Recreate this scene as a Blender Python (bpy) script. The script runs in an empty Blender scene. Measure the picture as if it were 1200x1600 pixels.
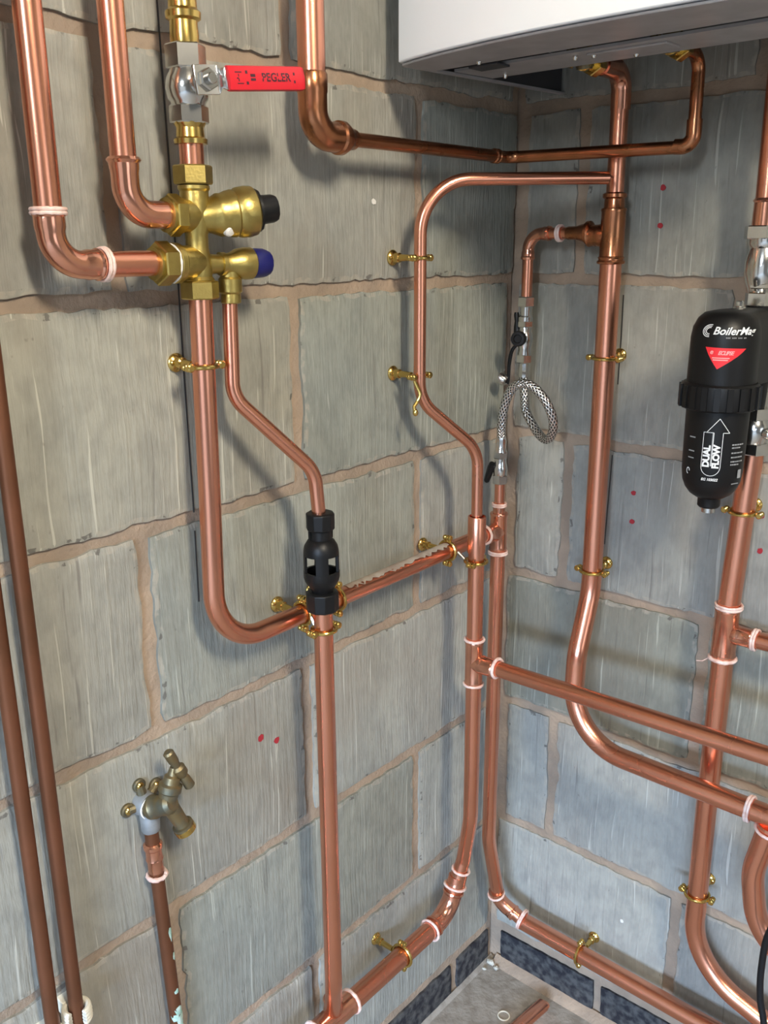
import bpy, math, random
from mathutils import Vector, Matrix
random.seed(7)
V = Vector
C = bpy.context.scene.collection
scene = bpy.context.scene

# ------------------------------------------------------------------ camera
cd = bpy.data.cameras.new('camera'); cam = bpy.data.objects.new('camera', cd); C.objects.link(cam)
cd.sensor_fit = 'HORIZONTAL'; cd.sensor_width = 36.0; cd.lens = 1412.79 / 1200 * 36; cd.clip_start = 0.02
fwd = V((-0.62854872, 0.72385864, -0.28452624)); up = V((-0.18206676, 0.21872178, 0.95865138))
zax = -fwd.normalized(); xax = up.cross(zax).normalized(); yax = zax.cross(xax)
cam.matrix_world = Matrix.Translation((0.74620, -1.15129, 1.25354)) @ Matrix((xax, yax, zax)).transposed().to_4x4()
scene.camera = cam

# ------------------------------------------------------------------ world, lights, exposure
w = bpy.data.worlds.new('world'); scene.world = w; w.use_nodes = True
bg = w.node_tree.nodes['Background']; bg.inputs[0].default_value = (0.85, 0.92, 1.0, 1); bg.inputs[1].default_value = 0.8
scene.view_settings.view_transform = 'Standard'; scene.view_settings.look = 'None'
scene.view_settings.gamma = 1.0; scene.view_settings.use_curve_mapping = False
scene.view_settings.exposure = 0.0

def area_light(name, loc, target, sx, sy, power, color):
    l = bpy.data.lights.new(name, 'AREA'); l.shape = 'RECTANGLE'; l.size = sx; l.size_y = sy
    l.energy = power; l.color = color
    o = bpy.data.objects.new(name, l); C.objects.link(o)
    o.matrix_world = Matrix.Translation(loc) @ (V(target) - V(loc)).to_track_quat('-Z', 'Y').to_matrix().to_4x4()
    return o
# daylight that comes in through the open garage door and the side window
area_light('door_daylight', (4.6, -8.2, 3.3), (0.6, -1.0, 0.4), 6.0, 3.0, 4300, (0.50, 0.70, 1.0))
area_light('window_daylight', (3.1, -0.9, 1.1), (0, -0.5, 0.6), 1.0, 0.9, 4, (0.80, 0.90, 1.0))
LAMP = (1.55, -1.15, 2.30)
LAMP_POWER = 61

# ------------------------------------------------------------------ materials
def mat(name, base, rough=0.5, metal=0.0, noise=None, bump=0.0, bscale=200, spec=0.5, var=0.0, vscale=30, col2=None):
    m = bpy.data.materials.new(name); m.use_nodes = True; nt = m.node_tree; b = nt.nodes['Principled BSDF']
    b.inputs['Base Color'].default_value = (*base, 1); b.inputs['Roughness'].default_value = rough
    b.inputs['Metallic'].default_value = metal; b.inputs['Specular IOR Level'].default_value = spec
    tc = nt.nodes.new('ShaderNodeTexCoord')
    if var or col2:
        n = nt.nodes.new('ShaderNodeTexNoise'); n.inputs['Scale'].default_value = vscale; n.inputs['Detail'].default_value = 1.5 if metal > .9 else 5
        nt.links.new(tc.outputs['Object'], n.inputs['Vector'])
        mx = nt.nodes.new('ShaderNodeMix'); mx.data_type = 'RGBA'
        r = nt.nodes.new('ShaderNodeValToRGB'); r.color_ramp.elements[0].position = 0.4; r.color_ramp.elements[1].position = 0.62
        nt.links.new(n.outputs[0], r.inputs[0]); nt.links.new(r.outputs[0], mx.inputs[0])
        c2 = col2 if col2 else tuple(c * (1 - var) for c in base)
        mx.inputs[6].default_value = (*base, 1); mx.inputs[7].default_value = (*c2, 1)
        nt.links.new(mx.outputs[2], b.inputs['Base Color'])
        if metal:
            mr = nt.nodes.new('ShaderNodeMapRange'); mr.inputs[3].default_value = rough * 0.9; mr.inputs[4].default_value = rough * 1.2
            nt.links.new(n.outputs[0], mr.inputs[0]); nt.links.new(mr.outputs[0], b.inputs['Roughness'])
    if bump:
        n2 = nt.nodes.new('ShaderNodeTexNoise'); n2.inputs['Scale'].default_value = bscale; n2.inputs['Detail'].default_value = 6
        nt.links.new(tc.outputs['Object'], n2.inputs['Vector'])
        bp = nt.nodes.new('ShaderNodeBump'); bp.inputs['Strength'].default_value = bump; bp.inputs['Distance'].default_value = 0.002
        nt.links.new(n2.outputs[0], bp.inputs['Height']); nt.links.new(bp.outputs[0], b.inputs['Normal'])
    return m

M = {}
M['copper'] = mat('copper', (0.84, 0.37, 0.24), 0.25, 1.0, var=0.10, vscale=9)
M['copper_fit'] = mat('copper_fitting', (0.82, 0.385, 0.255), 0.17, 0.95, var=0.2, vscale=40)
M['copper_old'] = mat('tarnished_copper', (0.22, 0.088, 0.046), 0.45, 0.75, col2=(0.16, 0.068, 0.034), vscale=9, bump=0.05)
M['copper_solder'] = mat('heat_marked_copper', (0.50, 0.205, 0.105), 0.25, 1.0, col2=(0.40, 0.17, 0.08), vscale=45)
M['brass'] = mat('brass', (0.68, 0.48, 0.15), 0.22, 1.0, var=0.12, vscale=60)
M['brass_cast'] = mat('cast_brass', (0.52, 0.40, 0.13), 0.34, 1.0, var=0.15, vscale=70, bump=0.12, bscale=400)
M['brass_old'] = mat('weathered_brass', (0.25, 0.19, 0.095), 0.45, 0.85, col2=(0.17, 0.17, 0.13), vscale=60, bump=0.2, bscale=150)
M['chrome'] = mat('nickel_plate', (0.72, 0.71, 0.68), 0.16, 1.0, var=0.1, vscale=50)
M['galv'] = mat('grey_galvanised', (0.42, 0.45, 0.48), 0.5, 0.7, var=0.2, vscale=60, bump=0.1)
M['black'] = mat('black_plastic', (0.006, 0.006, 0.0065), 0.42, bump=0.05, bscale=600, spec=0.3)
M['rubber'] = mat('black_rubber', (0.006, 0.006, 0.007), 0.55, spec=0.3)
M['blue'] = mat('blue_cap_plastic', (0.006, 0.007, 0.10), 0.4)
M['red'] = mat('red_vinyl', (0.62, 0.012, 0.025), 0.35)
M['redprint'] = mat('red_print', (0.75, 0.02, 0.03), 0.45)
M['whiteprint'] = mat('white_print', (0.75, 0.77, 0.78), 0.5)
M['greyprint'] = mat('grey_print', (0.28, 0.29, 0.30), 0.5)
M['pinkprint'] = mat('pale_print_on_red', (0.85, 0.35, 0.35), 0.5)
M['blackprint'] = mat('dark_print_on_red', (0.05, 0.012, 0.02), 0.5)
M['ring'] = mat('pinkish_white_ring', (0.78, 0.62, 0.57), 0.45, col2=(0.66, 0.42, 0.35), vscale=110, bump=0.1)
M['whiteplastic'] = mat('cream_plastic', (0.76, 0.73, 0.62), 0.4)
M['enamel'] = mat('white_enamel', (0.87, 0.90, 0.94), 0.3)
M['sheet'] = mat('grey_sheet_steel', (0.43, 0.42, 0.43), 0.38, 0.3, var=0.15, vscale=25)
M['darksheet'] = mat('dark_sheet_steel', (0.06, 0.06, 0.065), 0.5, 0.2)
M['mortar'] = mat('mortar', (0.385, 0.295, 0.22), 0.95, col2=(0.28, 0.22, 0.17), vscale=14, bump=0.9, bscale=170, spec=0.15)
M['brick_dark'] = mat('engineering_brick', (0.022, 0.022, 0.028), 0.8, col2=(0.085, 0.085, 0.085), vscale=70, bump=0.5, bscale=160, spec=0.25)
M['floor'] = mat('concrete_floor', (0.32, 0.295, 0.26), 0.9, col2=(0.24, 0.215, 0.185), vscale=45, bump=0.7, bscale=140, spec=0.2)
M['crumb'] = mat('mortar_crumb', (0.55, 0.53, 0.46), 0.9, var=0.3, vscale=200)
M['dust'] = mat('grey_dust', (0.36, 0.315, 0.265), 0.95, col2=(0.28, 0.22, 0.18), vscale=60, spec=0.1)
M['plaster'] = mat('painted_plaster', (0.27, 0.265, 0.25), 0.9, var=0.1, vscale=3)
M['ink'] = mat('red_marker', (0.35, 0.02, 0.03), 0.7)
M['pencil'] = mat('dark_pencil', (0.035, 0.035, 0.035), 0.8)
M['fleck'] = mat('white_fleck', (0.72, 0.70, 0.66), 0.8)
M['verdigris'] = mat('green_verdigris', (0.28, 0.48, 0.40), 0.8, col2=(0.45, 0.55, 0.5), vscale=200)

def block_material(rim=False):
    m = bpy.data.materials.new('worn_block_edge' if rim else 'grey_block_with_brush_scratches'); m.use_nodes = True; nt = m.node_tree
    N = nt.nodes.new; Lk = nt.links.new; b = nt.nodes['Principled BSDF']
    tc = N('ShaderNodeTexCoord'); oi = N('ShaderNodeObjectInfo')
    # shift every block by its own random amount so that no two repeat
    cmb = N('ShaderNodeCombineXYZ'); rm = N('ShaderNodeMath'); rm.operation = 'MULTIPLY'; rm.inputs[1].default_value = 11.0
    Lk(oi.outputs['Random'], rm.inputs[0]); Lk(rm.outputs[0], cmb.inputs[0]); Lk(rm.outputs[0], cmb.inputs[1])
    add = N('ShaderNodeVectorMath'); add.operation = 'ADD'; Lk(tc.outputs['Object'], add.inputs[0]); Lk(cmb.outputs[0], add.inputs[1])
    wn = N('ShaderNodeTexNoise'); wn.inputs['Scale'].default_value = 7; wn.inputs['Detail'].default_value = 1; Lk(add.outputs[0], wn.inputs['Vector'])
    ws = N('ShaderNodeVectorMath'); ws.operation = 'SCALE'; ws.inputs['Scale'].default_value = .011; Lk(wn.outputs['Color'], ws.inputs[0])
    wa = N('ShaderNodeVectorMath'); wa.operation = 'ADD'; Lk(add.outputs[0], wa.inputs[0]); Lk(ws.outputs[0], wa.inputs[1]); add = wa
    def streak(sxy, sz, detail, lo, hi, dist=0.0):
        mp = N('ShaderNodeMapping'); mp.inputs['Scale'].default_value = (sxy, sxy, sz); Lk(add.outputs[0], mp.inputs['Vector'])
        n = N('ShaderNodeTexNoise'); n.inputs['Scale'].default_value = 1.0; n.inputs['Detail'].default_value = detail
        n.inputs['Distortion'].default_value = dist
        Lk(mp.outputs[0], n.inputs['Vector'])
        r = N('ShaderNodeMapRange'); r.inputs[1].default_value = lo; r.inputs[2].default_value = hi; r.clamp = True
        Lk(n.outputs[0], r.inputs[0]); return r.outputs[0], n.outputs[0]
    light, lraw = streak(230, 3.2, 2, 0.655, 0.70, 0.15)
    dark, draw = streak(150, 5.0, 3, 0.66, 0.74, 0.3)
    mott, mraw = streak(9, 5, 5, 0.35, 0.68)
    fine, fraw = streak(260, 60, 4, 0.3, 0.7)
    stain, sraw = streak(4.5, 2.6, 4, 0.56, 0.72)
    pits, praw = streak(110, 70, 2, 0.73, 0.79)
    def mix(fac, a, bcol, scale=1.0):
        x = N('ShaderNodeMix'); x.data_type = 'RGBA'
        if isinstance(fac, float): x.inputs[0].default_value = fac
        else:
            k = N('ShaderNodeMath'); k.operation = 'MULTIPLY'; k.inputs[1].default_value = scale; Lk(fac, k.inputs[0]); Lk(k.outputs[0], x.inputs[0])
        if isinstance(a, tuple): x.inputs[6].default_value = (*a, 1)
        else: Lk(a, x.inputs[6])
        x.inputs[7].default_value = (*bcol, 1); return x.outputs[2]
    c = mix(mott, (0.32, 0.313, 0.272), (0.235, 0.238, 0.216))
    c = mix(fine, c, (0.36, 0.355, 0.32), 0.4)
    grain, graw = streak(55, 38, 6, 0.42, 0.66)
    c = mix(grain, c, (0.19, 0.19, 0.175), 0.42)
    c = mix(stain, c, (0.24, 0.205, 0.165), 0.55)
    c = mix(light, c, (0.50, 0.495, 0.44), 0.7)
    c = mix(dark, c, (0.15, 0.14, 0.13), 0.6)
    c = mix(pits, c, (0.13, 0.12, 0.11), 0.45)
    hv = N('ShaderNodeHueSaturation'); mr = N('ShaderNodeMapRange'); mr.inputs[3].default_value = 0.95; mr.inputs[4].default_value = 1.06
    Lk(oi.outputs['Random'], mr.inputs[0]); Lk(mr.outputs[0], hv.inputs['Value']); Lk(c, hv.inputs['Color'])
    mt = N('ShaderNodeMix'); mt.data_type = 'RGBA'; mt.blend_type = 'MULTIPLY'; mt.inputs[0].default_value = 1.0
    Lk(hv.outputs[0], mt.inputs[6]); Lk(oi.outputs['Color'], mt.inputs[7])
    if rim:
        n = N('ShaderNodeTexNoise'); n.inputs['Scale'].default_value = 75; n.inputs['Detail'].default_value = 3; Lk(add.outputs[0], n.inputs['Vector'])
        r1 = N('ShaderNodeMapRange'); r1.inputs[1].default_value = .47; r1.inputs[2].default_value = .58; Lk(n.outputs[0], r1.inputs[0])
        r2 = N('ShaderNodeMapRange'); r2.inputs[1].default_value = .37; r2.inputs[2].default_value = .33; Lk(n.outputs[0], r2.inputs[0])
        c1 = mix(r1.outputs[0], mt.outputs[2], (0.40, 0.36, 0.30), .5); c1 = mix(r2.outputs[0], c1, (0.085, 0.075, 0.07), .7)
        Lk(c1, b.inputs['Base Color'])
    else: Lk(mt.outputs[2], b.inputs['Base Color'])
    b.inputs['Roughness'].default_value = 0.82; b.inputs['Specular IOR Level'].default_value = 0.25
    s1 = N('ShaderNodeMath'); s1.operation = 'SUBTRACT'; Lk(lraw, s1.inputs[0]); Lk(draw, s1.inputs[1])
    s2 = N('ShaderNodeMath'); s2.operation = 'ADD'; Lk(s1.outputs[0], s2.inputs[0]); Lk(fraw, s2.inputs[1])
    bp = N('ShaderNodeBump'); bp.inputs['Strength'].default_value = 0.5; bp.inputs['Distance'].default_value = 0.0016
    Lk(s2.outputs[0], bp.inputs['Height']); Lk(bp.outputs[0], b.inputs['Normal'])
    return m
M['block'] = block_material(); M['block_rim'] = block_material(True)

# ------------------------------------------------------------------ mesh helpers
class MB:
    def __init__(s): s.v = []; s.f = []; s.pin = None
    def add(s, vs, fs):
        o = len(s.v); s.v += [tuple(p) for p in vs]; s.f += [tuple(i + o for i in f) for f in fs]
    def sweep(s, pts, rad, n=24, cap=True, sq=None):
        """round tube along a list of points; rad is one radius or one per point"""
        pts = [V(p) for p in pts]; k = len(pts)
        if not isinstance(rad, (list, tuple)): rad = [rad] * k
        T = []
        for i in range(k):
            a = pts[max(i - 1, 0)]; b = pts[min(i + 1, k - 1)]
            t = (b - a); T.append(t.normalized() if t.length > 1e-9 else (T[-1] if T else V((0, 0, 1))))
        ref = V((0, 0, 1)) if abs(T[0].z) < 0.9 else V((1, 0, 0))
        nrm = (ref - T[0] * ref.dot(T[0])).normalized()
        vs = []; fs = []
        for i in range(k):
            nrm = (nrm - T[i] * nrm.dot(T[i])).normalized(); bi = T[i].cross(nrm)
            for j in range(n):
                a = 2 * math.pi * j / n
                vs.append(pts[i] + (nrm * math.cos(a) + bi * math.sin(a)) * rad[i])
        for i in range(k - 1):
            for j in range(n):
                j2 = (j + 1) % n
                fs.append((i * n + j, i * n + j2, (i + 1) * n + j2, (i + 1) * n + j))
        if cap:
            fs.append(tuple(range(n - 1, -1, -1))); fs.append(tuple((k - 1) * n + j for j in range(n)))
        s.add(vs, fs); return s
    def lathe(s, p, axis, prof, n=32, cap=True):
        """prof = [(distance along axis, radius), ...]"""
        a = V(axis).normalized(); p = V(p)
        ref = V((0, 0, 1)) if abs(a.z) < 0.9 else V((1, 0, 0))
        u = (ref - a * ref.dot(a)).normalized(); w2 = a.cross(u)
        vs = []; fs = []; k = len(prof)
        for d, r in prof:
            for j in range(n):
                t = 2 * math.pi * j / n; vs.append(p + a * d + (u * math.cos(t) + w2 * math.sin(t)) * max(r, 1e-5))
        for i in range(k - 1):
            for j in range(n):
                j2 = (j + 1) % n; fs.append((i * n + j, i * n + j2, (i + 1) * n + j2, (i + 1) * n + j))
        if cap: fs.append(tuple(range(n - 1, -1, -1))); fs.append(tuple((k - 1) * n + j for j in range(n)))
        s.add(vs, fs); return s
    def hexnut(s, p, axis, h, r, ch=0.0012):
        rr = r
        return s.lathe(p, axis, [(0, rr - ch), (ch, rr), (h - ch, rr), (h, rr - ch)], n=6)
    def torus(s, p, axis, R, r, n=32, m=10, a0=0.0, a1=2 * math.pi, start=None, wob=0.0):
        a = V(axis).normalized(); p = V(p)
        ref = V(start) if start is not None else (V((0, 0, 1)) if abs(a.z) < 0.9 else V((1, 0, 0)))
        u = (ref - a * ref.dot(a)).normalized(); w2 = a.cross(u); full = abs(a1 - a0 - 2 * math.pi) < 1e-6
        vs = []; fs = []; k = n if full else n + 1
        for i in range(k):
            t = a0 + (a1 - a0) * i / n; d = u * math.cos(t) + w2 * math.sin(t)
            rj = r * (1 + wob * (random.random() - .5)); off = a * (wob * r * (random.random() - .5))
            for j in range(m):
                q = 2 * math.pi * j / m
                vs.append(p + off + d * (R + rj * math.cos(q)) + a * (rj * math.sin(q)))
        for i in range(n if full else n):
            i2 = (i + 1) % k if full else i + 1
            for j in range(m):
                j2 = (j + 1) % m; fs.append((i * m + j, i * m + j2, i2 * m + j2, i2 * m + j))
        if not full: fs.append(tuple(range(m - 1, -1, -1))); fs.append(tuple((k - 1) * m + j for j in range(m)))
        s.add(vs, fs); return s
    def box(s, lo, hi, R=None, at=None):
        x0, y0, z0 = lo; x1, y1, z1 = hi
        vs = [V((x, y, z)) for x in (x0, x1) for y in (y0, y1) for z in (z0, z1)]
        if R is not None: vs = [R @ q for q in vs]
        if at is not None: vs = [q + V(at) for q in vs]
        s.add(vs, [(0, 1, 3, 2), (4, 6, 7, 5), (0, 4, 5, 1), (2, 3, 7, 6), (0, 2, 6, 4), (1, 5, 7, 3)]); return s
    def ball(s, p, r, n=14, m=8, sc=(1, 1, 1)):
        p = V(p); vs = []; fs = []
        for i in range(m + 1):
            t = math.pi * i / m
            for j in range(n):
                a = 2 * math.pi * j / n
                vs.append(p + V((sc[0] * r * max(math.sin(t), 1e-3) * math.cos(a), sc[1] * r * max(math.sin(t), 1e-3) * math.sin(a), sc[2] * r * math.cos(t))))
        for i in range(m):
            for j in range(n):
                j2 = (j + 1) % n; fs.append((i * n + j, (i + 1) * n + j, (i + 1) * n + j2, i * n + j2))
        s.add(vs, fs); return s
    def prism(s, poly, org, ux, uy, h):
        """polygon (2d) in the plane org + ux,uy, thickened by h along ux x uy"""
        ux = V(ux); uy = V(uy); nz = ux.cross(uy).normalized(); o = V(org); k = len(poly)
        vs = [o + ux * a + uy * b for a, b in poly] + [o + ux * a + uy * b + nz * h for a, b in poly]
        fs = [tuple(range(k - 1, -1, -1)), tuple(range(k, 2 * k))] + [(i, (i + 1) % k, (i + 1) % k + k, i + k) for i in range(k)]
        s.add(vs, fs); return s
    def build(s, name, m, parent=None, sharp=32, bevel=0.0):
        off = V((0, 0, 0))
        if parent is not None: off = world_loc(parent)
        me = bpy.data.meshes.new(name)
        me.from_pydata([tuple(V(p) - off) for p in s.v], [], s.f); me.update()
        me.materials.append(m)
        me.shade_smooth(); me.set_sharp_from_angle(angle=math.radians(sharp))
        o = bpy.data.objects.new(name, me); C.objects.link(o)
        if parent is not None: o.parent = parent
        if bevel:
            b = o.modifiers.new('bevel', 'BEVEL'); b.width = bevel; b.segments = 2; b.limit_method = 'ANGLE'
        return o

def world_loc(o):
    p = V(o.location)
    while o.parent is not None: o = o.parent; p += V(o.location)
    return p
def thing(name, label, cat, loc=(0, 0, 0), group=None):
    o = bpy.data.objects.new(name, None); o.empty_display_size = 0.03; C.objects.link(o); o.location = loc
    o['label'] = label; o['category'] = cat
    if group: o['group'] = group
    return o
def tag(o, label, cat, group=None):
    o['label'] = label; o['category'] = cat
    if group: o['group'] = group
    return o
def rebase(o):
    """give a one-mesh thing its own origin (centre of its box)"""
    me = o.data; c = sum((v.co for v in me.vertices), V()) / len(me.vertices)
    zmin = min(v.co.z for v in me.vertices); c.z = zmin
    for v in me.vertices: v.co -= c
    o.location = c; return o
def fillet(nodes, seg=10):
    """nodes = [(point, bend radius)]; returns the smooth centre line"""
    P = [V(n[0]) for n in nodes]; out = [P[0]]
    for i in range(1, len(P) - 1):
        R = nodes[i][1]; a = (P[i - 1] - P[i]).normalized(); b = (P[i + 1] - P[i]).normalized()
        ang = math.acos(max(-1, min(1, a.dot(b))))
        if R <= 0 or ang > math.pi - 1e-3: out.append(P[i]); continue
        t = R / math.tan(ang / 2); bis = (a + b).normalized(); cen = P[i] + bis * (R / math.sin(ang / 2))
        s0 = P[i] + a * t - cen; s1 = P[i] + b * t - cen
        tot = math.acos(max(-1, min(1, s0.normalized().dot(s1.normalized())))); ax = s0.cross(s1).normalized()
        for k in range(seg + 1): out.append(cen + Matrix.Rotation(tot * k / seg, 3, ax) @ s0)
    out.append(P[-1]); return out
def tube(parent, nodes, r, m='copper', name='tube', n=28, seg=12):
    return MB().sweep(fillet(nodes, seg), r, n).build(name, M[m], parent)
def elbow(parent, A, B, D, R, r, ext=0.012, m='copper_fit', lip=0.0014):
    """elbow fitting over the corner B between A and D"""
    A, B, D = V(A), V(B), V(D); a = (A - B).normalized(); b = (D - B).normalized()
    ang = math.acos(max(-1, min(1, a.dot(b)))); t = R / math.tan(ang / 2)
    pts = fillet([(B + a * (t + ext), 0), (B, R), (B + b * (t + ext), 0)], 12)
    p0, p1 = pts[0], pts[-1]
    e = [p0, p0 - a * 0.003, p0 - a * 0.0045] + [p0 - a * (ext * .75)] + pts[1:-1] + [p1 - b * (ext * .75), p1 - b * 0.0045, p1 - b * 0.003, p1]
    rr = [r + .0018, r + .0026, r + .0014, r + .0016] + [r + 0.0006] * (len(pts) - 2) + [r + .0016, r + .0014, r + .0026, r + .0018]
    return MB().sweep(e, rr, 28).build('elbow', M[m], parent)
def collar(parent, p, axis, r, L=0.02, m='copper_fit', name='collar'):
    a = V(axis).normalized(); p = V(p) - a * L / 2
    return MB().lathe(p, a, [(0, r + .0010), (.0015, r + .0024), (.0035, r + .0024), (.005, r + .0013), (L - .005, r + .0013), (L - .0035, r + .0024), (L - .0015, r + .0024), (L, r + .0010)]).build(name, M[m], parent)
def ring(parent, p, axis, r, th=0.0017, m='ring', double=False):
    mb = MB(); a = V(axis).normalized()
    if double:
        mb.torus(V(p) - a * th * .9, axis, r + .0022, th, 36, 8, wob=.22); mb.torus(V(p) + a * th * .9, axis, r + .0022, th, 36, 8, wob=.22)
    else: mb.torus(p, axis, r + .0022, th * 1.15, 36, 8, wob=.25)
    return mb.build('joint_ring', M[m], parent)
def tee(parent, c, ax, br, r, h=0.03, hb=0.032, rb=None, m='copper_fit'):
    c = V(c); a = V(ax).normalized(); b = V(br).normalized(); rb = rb or r
    q = r + .0015
    mb = MB().lathe(c - a * h, a, [(0, q), (.002, q + .001), (.005, q), (2 * h - .005, q), (2 * h - .002, q + .001), (2 * h, q)])
    qb = rb + .0015
    mb.lathe(c, b, [(0, min(qb, q) - .0003), (r * .8, min(qb, q) - .0002), (r + .0015, qb + .0010), (r + .0045, qb + .0003), (r + .007, qb), (hb - .004, qb), (hb - .002, qb + .001), (hb, qb)])
    return mb.build('tee', M[m], parent, sharp=50)

# ------------------------------------------------------------------ room shell
ZK = [1.4297 - 0.225 * k for k in range(-4, 6)]          # bed joints, k = -4 .. 5
JH = 0.0075                                               # half a joint
def ragged(w0, w1, z0, z1, jit):
    """outline of a block face with a slightly broken edge, counter-clockwise"""
    pts = []
    def side(a, b, fixed, horiz):
        n = max(4, int(abs(b - a) / 0.009)); off = 0.0
        for i in range(n):
            off = off * .55 + (random.random() - .5) * jit
            if random.random() < .04: off += (random.random() - .2) * jit * 1.2
            s = a + (b - a) * i / n
            pts.append((s, fixed + off) if horiz else (fixed + off, s))
    c = 0.002
    side(w0 + c, w1 - c, z0, True); side(z0 + c, z1 - c, w1, False); side(w1 - c, w0 + c, z1, True); side(z1 - c, z0 + c, w0, False)
    return pts
def block(parent, wall, w0, w1, z0, z1, name='block', m='block', jit=0.0034, proud=0.0):
    poly = ragged(w0, w1, z0, z1, jit); k = len(poly); d = proud + random.random() * 0.0008
    cw, cz = (w0 + w1) / 2, (z0 + z1) / 2
    hw, hh = (w1 - w0) / 2, (z1 - z0) / 2; inn = []; g = .004
    for a, b in poly:
        g = .6 * g + .4 * (.002 + .0065 * random.random())
        inn.append((cw + (a - cw) * (1 - g / hw), cz + (b - cz) * (1 - g / hh)))
    def P(a, b, dd): return (dd, a, b) if wall == 'left' else (a, -dd, b)
    vs = [P(a, b, -.014) for a, b in poly] + [P(a, b, d - .0013) for a, b in poly] + [P(a, b, d) for a, b in inn]
    fs = [(i, (i + 1) % k, (i + 1) % k + k, i + k) for i in range(k)] + [(i + k, (i + 1) % k + k, (i + 1) % k + 2 * k, i + 2 * k) for i in range(k)]
    fs.append(tuple(range(2 * k, 3 * k)))
    if wall == 'left': fs = [f for f in fs]
    mb = MB(); mb.add(vs, fs); o = mb.build(name, M[m], parent, sharp=40)
    if m == 'block':
        o.data.materials.append(M['block_rim'])
        for i in range(k, 2 * k): o.data.polygons[i].material_index = 1
    return o
# block tones, partly their own, partly light on the wall put into colour: (wall, course, first perpend) -> tint
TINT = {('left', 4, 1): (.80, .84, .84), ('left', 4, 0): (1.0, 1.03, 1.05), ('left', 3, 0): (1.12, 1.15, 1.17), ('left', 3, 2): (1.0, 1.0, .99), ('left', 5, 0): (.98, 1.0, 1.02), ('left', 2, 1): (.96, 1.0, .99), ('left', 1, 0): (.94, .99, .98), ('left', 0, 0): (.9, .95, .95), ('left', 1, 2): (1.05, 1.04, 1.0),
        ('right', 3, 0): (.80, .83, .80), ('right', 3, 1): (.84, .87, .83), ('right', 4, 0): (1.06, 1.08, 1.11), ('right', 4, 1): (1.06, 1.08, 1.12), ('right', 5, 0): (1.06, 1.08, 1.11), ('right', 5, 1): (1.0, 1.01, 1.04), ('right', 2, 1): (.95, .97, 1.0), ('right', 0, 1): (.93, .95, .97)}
def struct(o): o['kind'] = 'structure'; return o

wl = struct(MB().box((-.10, -4.0, 0), (-.0042, 0.0, 2.40)).build('wall_left', M['mortar']))
wr = struct(MB().box((-.10, 0.0042, 0), (3.2, .10, 2.40)).build('wall_right', M['mortar']))
for i in range(len(ZK)):
    zt, zb = ZK[i], (ZK[i + 1] if i + 1 < len(ZK) else 0.0785)
    if i == 0: ztop = 2.32
    k = i - 4
    z0, z1 = zb + JH, min(zt - JH, 2.38)
    if z1 - z0 < .03: continue
    # left wall: perpends at y = -0.2204 * m
    ms = [0] + [m for m in range(1, 14) if (m % 2 == 1) == (k % 2 == 0)]
    for a, b in zip(ms, ms[1:]):
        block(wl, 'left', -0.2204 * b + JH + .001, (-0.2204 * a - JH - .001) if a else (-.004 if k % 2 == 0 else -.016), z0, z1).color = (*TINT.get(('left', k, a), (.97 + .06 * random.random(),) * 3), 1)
    off = 0.1034
    xs = [0.0] + [off + .225 * m for m in range(0, 12) if (m % 2 == 0) == (k % 2 == 0)]
    for j, (a, b) in enumerate(zip(xs, xs[1:])):
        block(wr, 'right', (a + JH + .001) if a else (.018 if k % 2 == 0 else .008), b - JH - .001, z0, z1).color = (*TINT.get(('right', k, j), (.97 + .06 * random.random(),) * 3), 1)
# course of dark engineering bricks at the foot of both walls
for a, b in ((-.104, -.010), (-.342, -.122), (-.577, -.357), (-.812, -.592), (-1.047, -.827), (-1.282, -1.062), (-1.52, -1.297)):
    block(wl, 'left', a, b, .004, .0655, 'brick', 'brick_dark', .0022, .001)
for a, b in ((.020, .205), (.2185, .433), (.447, .662), (.676, .89), (.905, 1.12), (1.135, 1.35)):
    block(wr, 'right', a, b, .010, .0675, 'brick', 'brick_dark', .0022, .001)
fl = struct(MB().box((-.1, -4.0, -.12), (3.2, .1, 0)).build('floor', M['floor']))
pl = [(0, 0), (.016, 0), (.012, .004), (.004, .011), (0, .013)]
mb = MB(); mb.prism(pl, (0.012, 0, 0.0), (0, -1, 0), (0, 0, 1), -3.1); mb.build('mortar_fillet', M['mortar'], fl)
mb = MB(); mb.prism([(a * .45, b * .45) for a, b in pl], (0, -3.9, 0.0), (1, 0, 0), (0, 0, 1), -3.9); mb.build('mortar_fillet', M['floor'], fl)
struct(MB().box((-.1, -4.0, 2.40), (3.2, .1, 2.48)).build('ceiling', M['plaster']))
sw = MB(); sw.box((3.2, -4.0, 0), (3.3, .1, .6)); sw.box((3.2, -4.0, 1.65), (3.3, .1, 2.4)); sw.box((3.2, -.4, .6), (3.3, .1, 1.65)); sw.box((3.2, -4.0, .6), (3.3, -1.4, 1.65))
struct(sw.build('wall_side', M['plaster']))
bw = MB(); bw.box((-.1, -4.1, 0), (.7, -4.0, 2.4)); bw.box((3.1, -4.1, 0), (3.2, -4.0, 2.4)); bw.box((.7, -4.1, 1.52), (3.1, -4.0, 2.4))  # door header set low, shaped to keep daylight on the lower walls
struct(bw.build('wall_front', M['plaster']))

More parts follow.
